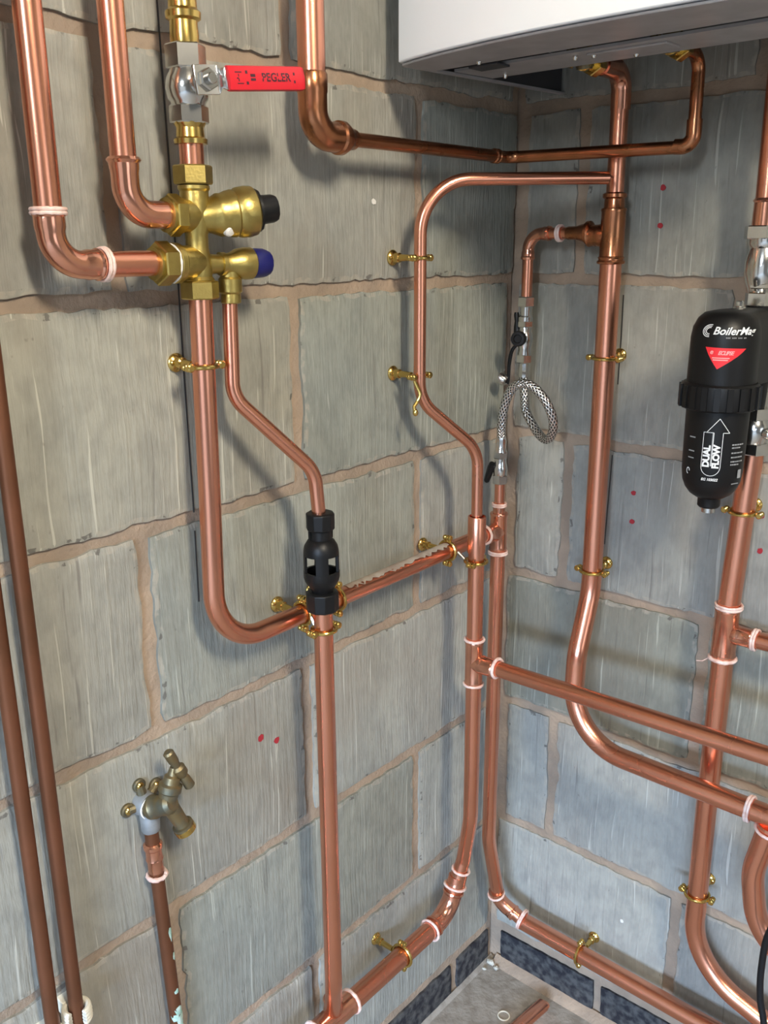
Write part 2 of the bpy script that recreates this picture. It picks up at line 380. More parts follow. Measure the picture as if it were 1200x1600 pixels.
# marks on the walls
def dot(wall, a, z, r, m, par):
    poly = [(r * (0.8 + .45 * random.random()) * math.cos(t * math.pi / 5), r * (0.8 + .45 * random.random()) * math.sin(t * math.pi / 5)) for t in range(10)]
    mb = MB()
    if wall == 'left': mb.prism(poly, (.0006, a, z), (0, 1, 0), (0, 0, 1), .0008)
    else: mb.prism(poly, (a, -.0006, z), (1, 0, 0), (0, 0, 1), .0008)
    return mb.build('paint_spot', M[m], par)
for a, z in ((.219, 1.320), (.219, 1.274), (.210, .917), (.211, .875), (.386, .918), (.389, .871)): dot('right', a, z, .0036, 'ink', wr)
for a, z in ((-.521, .685), (-.496, .671)): dot('left', a, z, .004, 'ink', wl)
dot('left', -.308, 1.301, .0035, 'fleck', wl); dot('right', .245, .155 + .06, .003, 'fleck', wr)
def line(wall, pts, wd, par):
    mb = MB()
    for (a0, z0), (a1, z1) in zip(pts, pts[1:]):
        q = [(a0 - wd, z0), (a0 + wd, z0), (a1 + wd, z1), (a1 - wd, z1)]
        if wall == 'left': mb.prism(q[::-1], (.0006, 0, 0), (0, 1, 0), (0, 0, 1), .0006)
        else: mb.prism(q[::-1], (0, -.0006, 0), (1, 0, 0), (0, 0, 1), .0006)
    return mb.build('pencil_line', M['pencil'], par)
line('left', [(-.599, 1.50), (-.598, 1.40), (-.5965, 1.219), (-.597, 1.119), (-.5965, .985)], .0008, wl); line('left', [(-.597, .965), (-.598, .885)], .0007, wl)
line('right', [(.1745, 1.186), (.1755, 1.130), (.175, 1.066)], .0007, wr); line('right', [(.174, .966), (.171, .833)], .0006, wr)

# ------------------------------------------------------------------ copper pipes
R15, R22, R28 = .0075, .011, .014
def pipe(label, loc): return thing('copper_pipe', label, 'pipe', loc)

# far left riser, into the lower inlet of the brass valve
x = .045
p = pipe('leftmost bright copper riser, elbowing right into the lower inlet of the brass valve', (x, -.75, 1.238))
A, B, D = (x, -.749, 2.38), (x, -.751, 1.238), (x, -.652, 1.238)
tube(p, [(A, 0), (B, .026), (D, 0)], R22); elbow(p, A, B, D, .026, R22, .016)
ring(p, (x, -.751, 1.280), (0, 0, 1), R22, double=True); ring(p, (x, -.705, 1.238), (0, 1, 0), R22, double=True)
# second riser
p = pipe('second bright copper riser from left, elbowing into the upper inlet of the brass valve', (x, -.679, 1.279))
A, B, D = (x, -.680, 2.38), (x, -.677, 1.279), (x, -.637, 1.279)
tube(p, [(A, 0), (B, .024), (D, 0)], R22)
e = [(x, -.677, 1.325), (x, -.677, 1.3225), (x, -.677, 1.320), (x, -.677, 1.316)] + fillet([((x, -.677, 1.312), 0), (B, .024), ((x, -.638, 1.279), 0)], 12)
MB().sweep(e, [R22 + .002, R22 + .004, R22 + .0018, R22 + .0016] + [R22 + .0009] * (len(e) - 4), 28).build('elbow', M['copper_fit'], p)
# stub between lever valve and brass valve
p = pipe('short copper stub between the lever valve and the brass valve below it', (x, -.605, 1.318))
MB().lathe((x, -.605, 1.318), (0, 0, 1), [(0, R22), (.028, R22)]).build('tube', M['copper'], p)
# cold main: down from brass valve, swept bend, along the left wall
p = pipe('copper main from bottom of brass valve, sweeping round and along the left wall', (x, -.605, .848))
tube(p, [((x, -.605, 1.212), 0), ((x, -.609, 1.0), .6), ((x, -.613, .846), .062), ((x, -.125, .852), 0)], R22, seg=18)
mb = MB(); vs = []; fs = []; nq = 46; random.seed(9)
for i in range(nq + 1):
    yy = -.415 + .20 * i / nq; e = 1 if 0 < i < nq else .2
    for th in (-.55, -.2, .15, .45 + .45 * random.random() * e):
        vs.append((x + math.sin(th) * (R22 + .0004), yy, .8485 + .0045 * (yy + .415) / .3 + math.cos(th) * (R22 + .0004)))
for i in range(nq):
    for j in range(3): fs.append((4 * i + j, 4 * i + j + 1, 4 * i + 5 + j, 4 * i + 4 + j))
mb.add(vs, fs); mb.build('dust', M['dust'], p)['label'] = 'grey dust lying along the top of the pipe'
# 15 mm discharge from the relief valve down to the tundish
p = pipe('thin copper discharge pipe with an offset bend, from blue capped valve to the black tundish', (.06, -.53, .97))
tube(p, [((.045, -.570, 1.206), 0), ((.047, -.574, 1.108), .035), ((.078, -.494, 1.022), .04), ((.08, -.490, .962), 0)], R15, seg=14)
# pipe below the tundish
p = pipe('long vertical copper pipe running down from the black tundish to the floor run', (.08, -.488, .27))
tube(p, [((.08, -.489, .872), 0), ((.079, -.487, .345), .09), ((.053, -.463, .262), 0)], R22, seg=14)
# 28 mm run low on the left wall with tee, elbow, reducer and riser
p = pipe('thick copper run low on the left wall, rising by the corner to an open collar', (.053, -.3, .255))
zl = .255; xl = .053
tube(p, [((xl, -1.6, zl - .008), 0), ((xl, -.262, zl), 0)], R28)
MB().sweep(fillet([((xl, -.264, zl), 0), ((xl, -.207, zl + .004), .045), ((.057, -.190, .318), 0)], 14), R28 - .0006, 28).build('tube', M['copper'], p)
elbow(p, (xl, -.264, zl), (xl, -.207, zl + .004), (.057, -.190, .318), .045, R28, .006)
ring(p, (xl, -.252, zl), (0, 1, 0.02), R28)
tube(p, [((.056, -.195, .298), 0), ((.062, -.182, .345), .02), ((.083, -.196, .435), .12), ((.085, -.199, .52), .2), ((.085, -.201, .900), 0)], R22, seg=12)
dv = V((.057 - xl, .017, .06)).normalized()
ring(p, (.0558, -.194, .302), dv, R28); MB().sweep([(.0558, -.194, .300), (.0566, -.1915, .308), (.058, -.189, .315), (.0595, -.1865, .325)], [R28 + .0015, R28 + .0005, R22 + .0022, R22 + .0015], 28).build('reducer', M['copper_fit'], p)
ring(p, (.0602, -.1855, .328), V((.007, .006, .04)), R22)
tee(p, (.085, -.200, .692), (0, 0, 1), (1, 0, 0), R22, .033, .036)
ring(p, (.085, -.200, .727), (0, 0, 1), R22); ring(p, (.085, -.200, .659), (0, 0, 1), R22)
tee(p, (xl, -.463, zl), (0, 1, 0), (.01, -.01, 1), R28, .034, .034, R22)
ring(p, (xl, -.428, zl), (0, 1, 0), R28, .0022); ring(p, (xl, -.499, zl), (0, 1, 0), R28, .0022)
MB().lathe((.085, -.201, .895), (0, 0, 1), [(-.04, R22), (-.04, R22 + .0011), (.010, R22 + .0013), (.0105, R22 + .001), (.0105, R22 - .0008), (-.04, R22 - .0008)], cap=False).build('collar', M['copper'], p)
# branch to the right from the tee
p = pipe('straight copper branch from the corner tee, crossing in front of both right hand pipes', (.30, -.20, .70))
tube(p, [((.108, -.200, .694), 0), ((1.6, -.200, .729), 0)], R22); ring(p, (.124, -.200, .695), (1, 0, 0.02), R22, .0019)
# overflow riser inside the collar
p = pipe('thin copper pipe rising from the open collar, bending right to an open end', (.06, -.25, 1.1))
pts = fillet([((.085, -.201, .872), 0), ((.085, -.203, .996), .05), ((.046, -.276, 1.066), .05), ((.045, -.275, 1.325), .062), ((.185, -.085, 1.329), 0)], 14)
mb = MB().sweep(pts, R15, 26, cap=False)
dd = (pts[-1] - pts[-2]).normalized()
mb.sweep([pts[-1], pts[-1], pts[-1] - dd * .03], [R15, R15 - .0012, R15 - .0012], 26, cap=False); mb.build('tube', M['copper'], p)
MB().lathe(pts[-1] - dd * .02, dd, [(0, R15 - .0013), (.001, R15 - .0013)]).build('bore_shade', M['rubber'], p)  # black disc that paints in the shade inside the open pipe end
# filling-loop return: small valve, tee, drop, then along the right wall near the floor
c6 = V((.045, -.088, 0))
p = pipe('copper drop pipe in the corner, turning along the foot of the right wall', (.045, -.088, .16))
tube(p, [((.045, -.088, .926), 0), ((.045, -.088, .842), 0)], R15)
ring(p, (.045, -.088, .889), (0, 0, 1), R15, .0016, double=True)
MB().lathe((.045, -.088, .846), (0, 0, 1), [(0, R22 + .0012), (.016, R22 + .0012), (.022, R15 + .003), (.028, R15 + .0015), (.040, R15 + .0015)]).build('reducer', M['copper_fit'], p)
tee(p, (.045, -.088, .849), (0, 0, 1), (0, -1, 0.02), R22, .028, .034)
ring(p, (.045, -.125, .852), (0, 1, 0), R22, .0018); ring(p, (.045, -.088, .816), (0, 0, 1), R22, .0017, double=True)
zf = .159
tube(p, [((.045, -.088, .84), 0), ((.045, -.088, .32), .10), ((.050, -.060, .19), .03), ((.098, -.048, zf), 0)], R22, seg=12)
A, B, D = (.046, -.085, .27), (.050, -.057, .180), (.12, -.048, zf)
elbow(p, A, B, D, .03, R22, .010)
ring(p, (.0492, -.0665, .2035), V(B) - V(A), R22, .0016); ring(p, (.0925, -.0515, .166), (1, .1, -.25), R28, .0017, double=True)
tube(p, [((.088, -.0505, zf + .003), 0), ((.12, -.048, zf), .3), ((1.6, -.046, .125), 0)], R28)
# flow pipe from the boiler, tee, main leg, offset, then right
xf, yf = .1755, -.045
p = pipe('thick copper pipe from the boiler down the right wall, offset then sweeping right', (xf, yf, .55))
tube(p, [((xf, -.118, 1.454), 0), ((xf, yf - .002, 1.454), .024), ((xf, yf, 1.27), 0)], R22)
MB().sweep(fillet([((xf, -.100, 1.454), 0), ((xf, yf - .002, 1.454), .024), ((xf, yf, 1.410), 0)], 12), R22 + .0014, 28).build('elbow', M['copper_fit'], p)
MB().lathe((xf, yf, 1.284), (0, 0, 1), [(0, R28 + .0012), (.006, R28 + .001), (.010, R22 + .0022), (.022, R22 + .0016), (.024, R22 + .0042), (.028, R22 + .0042), (.030, R22 + .001)]).build('reducer', M['copper_solder'], p)
tee(p, (xf, yf, 1.262), (0, 0, 1), (-1, 0, 0), R28, .033, .034, R22 + .001, 'copper_solder')
MB().torus((xf, yf, 1.229), (0, 0, 1), R28 + .0016, .0026, 36, 8).torus((xf, yf, 1.2345), (0, 0, 1), R28 + .0012, .0018, 36, 8).build('bead', M['copper_solder'], p)
pm = [((xf, yf, 1.25), 0), ((xf + .0015, yf, .775), .10), ((xf + .005, -.082, .69), .08), ((xf + .007, -.090, .560), .085), ((.43, -.094, .560), 0)]
tube(p, pm, R28, seg=16)
tube(p, [((.43, -.094, .560), 0), ((1.6, -.10, .565), 0)], R28)
ring(p, (.443, -.094, .560), (1, 0, 0), R28, .0019, double=True)
# side arm to the filling valve
p = pipe('short copper arm bending down from the upper tee to the filling valve', (.05, yf, 1.25))
A, B, D = (.14, yf, 1.2655), (.0505, yf, 1.2655), (.0505, yf, 1.18)
tube(p, [(A, 0), (B, .022), (D, 0)], R15)
MB().lathe((.146, yf, 1.2655), (-1, 0, 0), [(0, R22 + .001), (.002, R22 + .004), (.006, R22 + .004), (.008, R22 + .0015), (.016, R15 + .003), (.022, R15 + .0012), (.034, R15 + .0012), (.036, R15 + .0004)]).build('reducer', M['copper_solder'], p)
elbow(p, A, B, D, .022, R15, .012); ring(p, (.099, yf, 1.2655), (1, 0, 0), R15, .0018, m='ring', double=True)
# gas run high up: big pipe, reducing elbow, thin run round the corner and up to the boiler
p = pipe('thick copper drop left of the boiler, reducing to a thin run round the corner', (x, -.45, 1.36))
A, B, D = (x, -.4505, 2.38), (x, -.4495, 1.360), (x, -.38, 1.3595)
tube(p, [(A, 0), ((x, -.4497, 1.395), 0)], R28)
e = [V((x, -.4497, 1.418)), V((x, -.4497, 1.416)), V((x, -.4497, 1.400))] + fillet([(V((x, -.4497, 1.398)), 0), (V(B), .024), (V((x, -.416, 1.3598)), 0)], 12) + [V((x, -.414, 1.3598)), V((x, -.408, 1.3598)), V((x, -.400, 1.3597)), V((x, -.396, 1.3597)), V((x, -.390, 1.3597)), V((x, -.389, 1.3597))]
MB().sweep(e, [R28 + .0004, R28 + .0016, R28 + .0016] + [R28 + .001] * (len(e) - 9) + [R28 + .003, R28 + .003, R28 - .001, R15 + .0035, R15 + .003, R15 + .001], 30).build('elbow', M['copper_solder'], p)
zg = 1.3600
tube(p, [((x, -.398, zg), 0), ((.045, -.092, zg), .020), ((.283, -.070, zg - .001), .017), ((.281, -.068, 1.456), .020), ((.279, -.118, 1.458), 0)], R15, m='copper_solder', seg=12)
collar(p, (x, -.122, zg), (0, 1, 0), R15 - .0008, .012, 'copper_solder')
MB().sweep(fillet([((.262, -.0719, zg), 0), ((.283, -.070, zg - .001), .013), ((.2825, -.070, 1.388), 0)], 12), R15 + .0013, 26).build('elbow', M['copper_solder'], p)
# return pipe by the filter
xr = .372
p = pipe('thick copper pipe below the black filter, with a tee and a wide bottom bend', (xr, yf, .25))
tube(p, [((.380, yf, 1.01), 0), ((.372, yf, .80), .5), ((xr, yf, .50), 0), ((xr + .002, yf, .245), .105), ((.60, yf - .003, .175), .3), ((1.6, yf - .003, .155), 0)], R28, seg=18)
tee(p, (.3715, yf, .7675), (0, 0, 1), (1, 0, 0), R28, .034, .036, R22)
ring(p, (.3725, yf, .804), (0, 0, 1), R28, .0018, double=True); ring(p, (.3715, yf, .731), (0, 0, 1), R28, .0024); ring(p, (.410, yf, .7675), (1, 0, 0), R22, .0018, double=True)
MB().sweep([(.356, yf - .004, .728), (.350, yf - .012, .724), (.342, yf - .012, .722)], .0007, 6).build('ring_tail', M['ring'], p)
p = pipe('short copper side branch running right from the tee under the filter', (.42, yf, .7675))
MB().lathe((.408, yf, .7675), (1, 0, .02), [(0, R22), (1.2, R22)]).build('tube', M['copper'], p)
p = pipe('copper pipe dropping into the top of the plated valve above the filter', (.364, yf, 1.26))
tube(p, [((.3635, yf, 1.262), 0), ((.362, yf, 1.40), .1), ((.362, yf, 1.49), 0)], R22)
MB().lathe((.3635, yf, 1.268), (0, 0, 1), [(0, R22 + .0015), (.028, R22 + .0012), (.03, R22 + .003), (.033, R22 + .0005)]).build('collar', M['copper_fit'], p)
# bend at the right edge
p = pipe('curved copper bend below the swept pipe at the lower right edge', (.47, -.10, .40))
tube(p, [((.470, -.096, .548), 0), ((.4575, -.10, .475), .10), ((.473, -.10, .385), .08), ((.60, -.10, .340), .15), ((1.6, -.10, .330), 0)], R28, seg=14)
ring(p, (.4695, -.0965, .541), (.2, 0, 1), R28)
# the old tarnished pipes on the left
for yy, s in ((-.8025, 'right'), (-.8285, 'left')):
    p = thing('old_copper_pipe', 'dull brown old pipe at lower left edge, the %s one of the pair' % s, 'pipe', (.025, yy, 0))
    tube(p, [((.025, yy, 2.38), 0), ((.025, yy + .001, .42), 0), ((.025, yy + .001, 0.002), 0)], R15 - .0003, 'copper_old')
    cl = thing('pipe_bracket', 'cream plastic snap bracket low on the wall, holding the %s old brown pipe' % s, 'bracket', (0, yy, .49), 'cream plastic brackets on the old pipes')
    zc = .512 if s == 'right' else .497
    mb = MB().torus((.025, yy + .001, zc), (0, 0, 1), R15 + .0042, .0032, 26, 8, a0=math.radians(35), a1=math.radians(325), start=(.4, -.2, 0))
    for dz in (-.012, -.008, -.004): mb.torus((.025, yy + .001, zc + dz), (0, 0, 1), R15 + .0042, .0035, 26, 8, a0=math.radians(35), a1=math.radians(325), start=(.4, -.2, 0))
    mb.build('snap_jaw', M['whiteplastic'], cl)
    MB().box((-.002, yy - .007, zc - .014), (.0135, yy + .009, zc + .003)).build('foot', M['whiteplastic'], cl, bevel=.001)

# ------------------------------------------------------------------ garden tap and its pipe
p = thing('old_copper_pipe', 'stained old pipe with green verdigris below the garden tap', 'pipe', (.014, -.68, 0))
tube(p, [((.014, -.690, .655), 0), ((.014, -.687, .58), 0), ((.014, -.680, .40), 0), ((.014, -.678, .002), 0)], R15, 'copper_old')
MB().lathe((.014, -.6896, .640), (0, .042, -1), [(0, R15 + .0005), (.002, R15 + .0028), (.006, R15 + .0028), (.008, R15 + .0012), (.018, R15 + .0012), (.020, R15 + .002), (.024, R15 + .001), (.036, R15 + .0012)]).build('coupling', M['copper_fit'], p)
ring(p, (.014, -.6877, .598), (0, .04, -1), R15, .0022)
random.seed(3)
mb = MB()
def crust(z, ang, r, h):
    yc = -.690 + (.655 - z) * .0395; nn = 9
    cen = V((.014, yc, z)); pts = [cen]
    for i in range(nn):
        t = 2 * math.pi * i / nn; k = .65 + .6 * random.random(); a2 = ang + r * k * math.cos(t) / R15
        pts.append(V((.014 + (R15 + .0002) * math.cos(a2), yc + (R15 + .0002) * math.sin(a2), z + h * k * math.sin(t))))
    pts[0] = V((.014 + (R15 + .0011) * math.cos(ang), yc + (R15 + .0011) * math.sin(ang), z))
    mb.add(pts, [(0, 1 + i, 1 + (i + 1) % nn) for i in range(nn)])
for z, ang, r, h in ((.520, .35, .0030, .010), (.488, .5, .0022, .006), (.440, .1, .003, .004), (.412, .1, .005, .006), (.404, -.6, .005, .006), (.402, .6, .004, .006), (.394, -.1, .006, .007), (.385, .3, .006, .006)): crust(z, ang, r, h)
mb.build('verdigris', M['verdigris'], p)['kind'] = 'stuff'
tp = thing('garden_tap', 'old weathered brass bib tap with a tee handle, screwed to the left wall', 'tap', (0, -.69, .65))
by_, bz_ = -.689, .684
MB().lathe((0.0005, by_, bz_), (1, 0, 0), [(0, .0135), (.003, .0140), (.008, .0130), (.014, .0128), (.0155, .0118)]).lathe((.012, by_, bz_), (.02, -.01, -1), [(0, .0105), (.014, .0105), (.028, .0098), (.030, .0088)]).build('wall_elbow', M['galv'], tp, sharp=50)
for (yy, zz) in ((-.7085, .684), (-.692, .706), (-.672, .697)):
    MB().lathe((.0005, yy, zz), (1, 0, 0), [(0, .0075), (.003, .0075), (.004, .006)]).sweep([(.003, yy, zz), (.004, by_, bz_)], [.0045, .007], 10).build('lug', M['brass_old'], tp)
    MB().lathe((.004, yy, zz), (1, 0, 0), [(0, .0042), (.0012, .0042), (.0024, .003), (.0026, .0008)]).build('screw', M['brass'], tp)
MB().torus((.0165, by_, bz_), (1, 0, 0), .0122, .0012, 30, 8, wob=.3).build('tape_seal', M['fleck'], tp)
MB().lathe((.0165, by_, bz_), (1, .30, .48), [(0, .0128), (.006, .0130), (.009, .0112), (.014, .0108), (.021, .0118), (.028, .0112), (.032, .008)]).build('tap_body', M['brass_old'], tp)
MB().lathe((.036, -.681, .698), (.06, .28, .94), [(.0, .0095), (.008, .0105), (.010, .0122), (.017, .0122), (.019, .0092), (.026, .0085), (.028, .006), (.036, .0048)]).build('bonnet', M['brass_old'], tp)
MB().lathe((.036, -.682, .696), (.16, .36, -.9), [(.0, .0092), (.010, .0088), (.030, .0080), (.034, .0085), (.0345, .0112), (.042, .0112), (.0425, .0092)]).build('spout', M['brass_old'], tp)
MB().lathe((.0425, -.6675, .6595), (.16, .36, -.9), [(-.002, .0116), (.004, .0116), (.0045, .0095)]).build('spout_rim', M['brass'], tp)
hb, ha = V((.040, -.679, .755)), V((.044, -.657, .705))
ax = (ha - hb).normalized(); Lh = (ha - hb).length
MB().lathe(hb, ax, [(0, .004), (.002, .0058), (.014, .0055), (.018, .0044), (Lh * .40, .0045), (Lh * .45, .0072), (Lh * .60, .0072), (Lh * .68, .0046), (Lh - .014, .0054), (Lh - .002, .0058), (Lh, .004)], 18).build('tee_handle', M['brass_old'], tp)

# ------------------------------------------------------------------ lever valve
lx, ly = .045, -.605
lv = thing('lever_valve', 'plated ball valve with a red vinyl lever, at the top of the brass stack', 'valve', (lx, ly, 1.34))
MB().lathe((lx, ly, 1.416), (0, 0, 1), [(0, .0118), (.004, .0122), (.012, .0128), (.020, .0122), (.023, .0122), (.025, .0152), (.030, .0155), (.033, .0125), (.048, .0122), (.05, .0115)]).build('upper_tail', M['brass'], lv)
MB().lathe((lx, ly, 1.446 + .018), (0, 0, 1), [(0, R22), (.9, R22)]).build('riser_stub', M['copper'], lv)
MB().hexnut((lx, ly, 1.401), (0, 0, 1), .020, .0178).build('hex_end', M['chrome'], lv); MB().hexnut((lx, ly, 1.357), (0, 0, 1), .015, .0175).build('hex_end', M['chrome'], lv)
MB().lathe((lx, ly, 1.371), (0, 0, 1), [(0, .0145), (.003, .0155), (.006, .0178), (.014, .0195), (.022, .0185), (.028, .0155), (.031, .0145)]).build('ball_body', M['chrome'], lv)
MB().lathe((lx, ly, 1.3435), (0, 0, 1), [(-.004, .0115), (-.0035, .0148), (.0005, .0152), (.002, .0128), (.010, .0122), (.0145, .0150), (.0175, .0150), (.018, .012)]).build('lower_tail', M['brass'], lv)
st = V((lx + .012, ly, 1.388)); sd = V((.98, -.17, .05)).normalized()
MB().lathe(st, sd, [(0, .009), (.012, .009), (.013, .0075), (.020, .0075)]).build('stem', M['chrome'], lv)
nb = st + sd * .020
MB().hexnut(nb, sd, .006, .0095).lathe(nb + sd * .004, sd, [(0, .0048), (.006, .0048), (.007, .004)], 16).build('stem_nut', M['chrome'], lv)
la = V((0.06, .985, .105)).normalized(); lo = sd.cross(la).normalized() * -1; lo = la.cross(sd).normalized()
if lo.z < 0: lo = -lo
out = lo.cross(la).normalized()
if out.x < 0: out = -out
def lever_pt(u, v, d): return st + sd * .019 + la * u + lo * v + out * d
mb = MB()
prof = [(-.013, -.012, 0), (.0105, -.012, 0), (.0125, -.007, .003), (.0145, -.009, .006), (.026, -.009, .006)]
vs = []; fs = []
for u, hw, d in prof:
    vs += [lever_pt(u, -abs(hw), d), lever_pt(u, abs(hw), d), lever_pt(u, abs(hw), d + .0025), lever_pt(u, -abs(hw), d + .0025)]
for i in range(len(prof) - 1):
    for j in range(4): fs.append((4 * i + j, 4 * i + (j + 1) % 4, 4 * i + 4 + (j + 1) % 4, 4 * i + 4 + j))
fs += [(3, 2, 1, 0), (16, 17, 18, 19)]
mb.add(vs, fs); mb.build('lever_arm', M['chrome'], lv, bevel=.0006)
# red grip: a rounded flat sleeve
u0, u1 = .0165, .1035
vs = []; fs = []; sec = [(-.0095, 0), (-.0105, .003), (-.0095, .006), (0, .0075), (.0095, .006), (.0105, .003), (.0095, 0), (0, -.001)]
us = [u0, u0 + .001, u1 - .004, u1 - .001, u1]; sc = [.96, 1, 1, .93, .7]
for u, q in zip(us, sc):
    for v, d in sec: vs.append(lever_pt(u, v * q, .0045 + .003 + (d - .003) * q))
for i in range(len(us) - 1):
    for j in range(8): fs.append((8 * i + j, 8 * i + (j + 1) % 8, 8 * i + 8 + (j + 1) % 8, 8 * i + 8 + j))
fs += [tuple(range(7, -1, -1)), tuple(range(32, 40))]
mb = MB(); mb.add(vs, fs); mb.build('grip', M['red'], lv, sharp=45)

def text_tris(s, size, shear=0.0, bold=0.0, spacing=1.0):
    cu = bpy.data.curves.new('writing', 'FONT'); cu.body = s; cu.size = size; cu.align_x = 'CENTER'; cu.align_y = 'CENTER'
    cu.shear = shear; cu.offset = bold; cu.space_character = spacing; cu.resolution_u = 3
    ob = bpy.data.objects.new('writing', cu); C.objects.link(ob)
    dg = bpy.context.evaluated_depsgraph_get(); dg.update()
    me = ob.evaluated_get(dg).to_mesh()
    vs = [(v.co.x, v.co.y) for v in me.vertices]; fs = [tuple(q.vertices) for q in me.polygons]
    ob.evaluated_get(dg).to_mesh_clear(); bpy.data.objects.remove(ob); bpy.data.curves.remove(cu)
    return vs, fs
def flat_print(parent, s, size, fn, m, shear=0., bold=0., name='lettering', spacing=1.0, rot=0.0):
    vs, fs = text_tris(s, size, shear, bold, spacing)
    c, si = math.cos(rot), math.sin(rot)
    vs = [(a * c - b * si, a * si + b * c) for a, b in vs]
    mb = MB(); mb.add([fn(a, b) for a, b in vs], fs); return mb.build(name, M[m], parent)
gm = (u0 + u1) / 2
def grip_face(du): return lambda a, b: lever_pt(gm + du + a, b, .0045 + .0078 - abs(b) * .14)
flat_print(lv, 'PEGLER', .0098, grip_face(.008), 'blackprint', bold=.0002, spacing=1.02)
mb = MB()
def gq(a0, b0, a1, b1):
    f = grip_face(0); n0 = [(a0, b0), (a1, b0), (a1, b1), (a0, b1)]; mb.add([f(a, b) for a, b in n0], [(0, 1, 2, 3)])
gq(-.021, -.0025, -.0155, .003); gq(-.026, -.0055, -.0235, .0058); gq(.0285, -.0045, .0305, .0045)
gq(-.0375, .004, -.030, .005); gq(-.036, -.005, -.029, -.0042); gq(-.0345, -.003, -.0335, .003); gq(-.0365, -.001, -.0345, 0); 
mb.build('grip_print', M['blackprint'], lv)['kind'] = 'stuff'

# ------------------------------------------------------------------ brass multi valve
bv = thing('brass_valve', 'yellow brass multi port valve with a black cap and a blue cap', 'valve', (lx, ly, 1.205))
MB().hexnut((lx, ly, 1.306), (0, 0, 1), .0165, .0178).build('top_nut', M['brass_cast'], bv)
MB().hexnut((lx, ly, 1.2045), (0, 0, 1), .0165, .0178).build('bottom_nut', M['brass_cast'], bv)
MB().lathe((lx, ly, 1.218), (0, 0, 1), [(0, .0125), (.004, .0145), (.007, .0122), (.012, .0128), (.020, .0128), (.032, .0105), (.044, .0105), (.055, .0140), (.068, .0140), (.078, .0132), (.082, .0130), (.084, .0145), (.087, .0145), (.088, .012)]).build('valve_body', M['brass_cast'], bv)
MB().lathe((lx, ly, 1.2375), (0, -1, 0), [(0, .013), (.012, .0155), (.022, .016), (.024, .018), (.029, .018), (.030, .016), (.032, .016)]).build('lower_inlet', M['brass_cast'], bv)
MB().hexnut((lx, ly - .032, 1.2375), (0, -1, 0), .015, .0195).lathe((lx, ly - .046, 1.2375), (0, -1, 0), [(0, .0145), (.004, .0145), (.0045, .0125)]).build('lower_inlet_nut', M['brass_cast'], bv)
MB().torus((lx, ly - .031, 1.2375), (0, 1, 0), .0165, .0012, 30, 6, wob=.8).build('tape_seal', M['fleck'], bv)
MB().lathe((lx, ly, 1.279), (0, -1, 0), [(0, .013), (.010, .0150), (.018, .0155)]).build('upper_inlet', M['brass_cast'], bv)
MB().hexnut((lx, ly - .018, 1.279), (0, -1, 0), .012, .0185).lathe((lx, ly - .029, 1.279), (0, -1, 0), [(0, .0150), (.004, .0150), (.0045, .0125)]).build('upper_inlet_nut', M['brass_cast'], bv)
pa = V((.36, .92, .12)).normalized(); p0 = V((lx, ly, 1.277))
MB().lathe(p0, pa, [(0, .013), (.012, .015), (.020, .0185), (.022, .0195), (.026, .0192), (.030, .0205), (.036, .0215), (.038, .0205), (.041, .0225), (.050, .0232), (.056, .0222), (.059, .0185)], 36).build('regulator_housing', M['brass_cast'], bv)
MB().lathe(p0 + pa * .058, pa, [(0, .0195), (.003, .0195), (.003, .0135), (.018, .0128), (.021, .0118), (.022, .009)], 12).build('black_cap', M['black'], bv)['label'] = 'black cap'
MB().lathe(p0 + V((.018, .022, -.010)), V((.8, .1, -.35)), [(0, .0058), (.004, .0055), (.0055, .004), (.006, .001)]).build('plug', M['fleck'], bv)
pb = V((.16, .98, .0)).normalized(); q0 = V((lx, ly, 1.236))
MB().lathe(q0, pb, [(.006, .010), (.018, .0088), (.022, .0088), (.0225, .0108), (.027, .0108), (.028, .0095), (.034, .0105), (.040, .0135), (.048, .0150), (.056, .0150), (.058, .0130)]).build('relief_housing', M['brass_cast'], bv)
MB().lathe(q0 + pb * .057, pb, [(0, .0136), (.004, .0142), (.014, .0136), (.019, .0115), (.020, .009)], 14).build('blue_cap', M['blue'], bv)['label'] = 'blue cap'
MB().lathe((.0485, -.571, 1.234), (-.02, .01, -1), [(0, .0095), (.010, .0095), (.012, .0112), (.024, .0112), (.026, .0095), (.030, .0098), (.034, .0098), (.035, .0085)]).build('relief_outlet', M['brass_cast'], bv)
# raised cast letters on the housing
def on_axis(p, a, r, d, ang):
    a = V(a).normalized(); u = V((0, 0, 1)); u = (u - a * u.dot(a)).normalized(); v2 = a.cross(u)
    return V(p) + a * d + (u * math.cos(ang) + v2 * math.sin(ang)) * r
for s, d0, r0 in (('CR', .033, .0213), ('UBAR', .049, .0236), ('BAR', .0235, .0199)):
    flat_print(bv, s, .0085, (lambda dd, rr: lambda a, b: on_axis(p0, pa, rr, dd + b * .9, -1.15 + a / rr * 1.0))(d0, r0), 'brass', bold=.0002, name='cast_lettering')

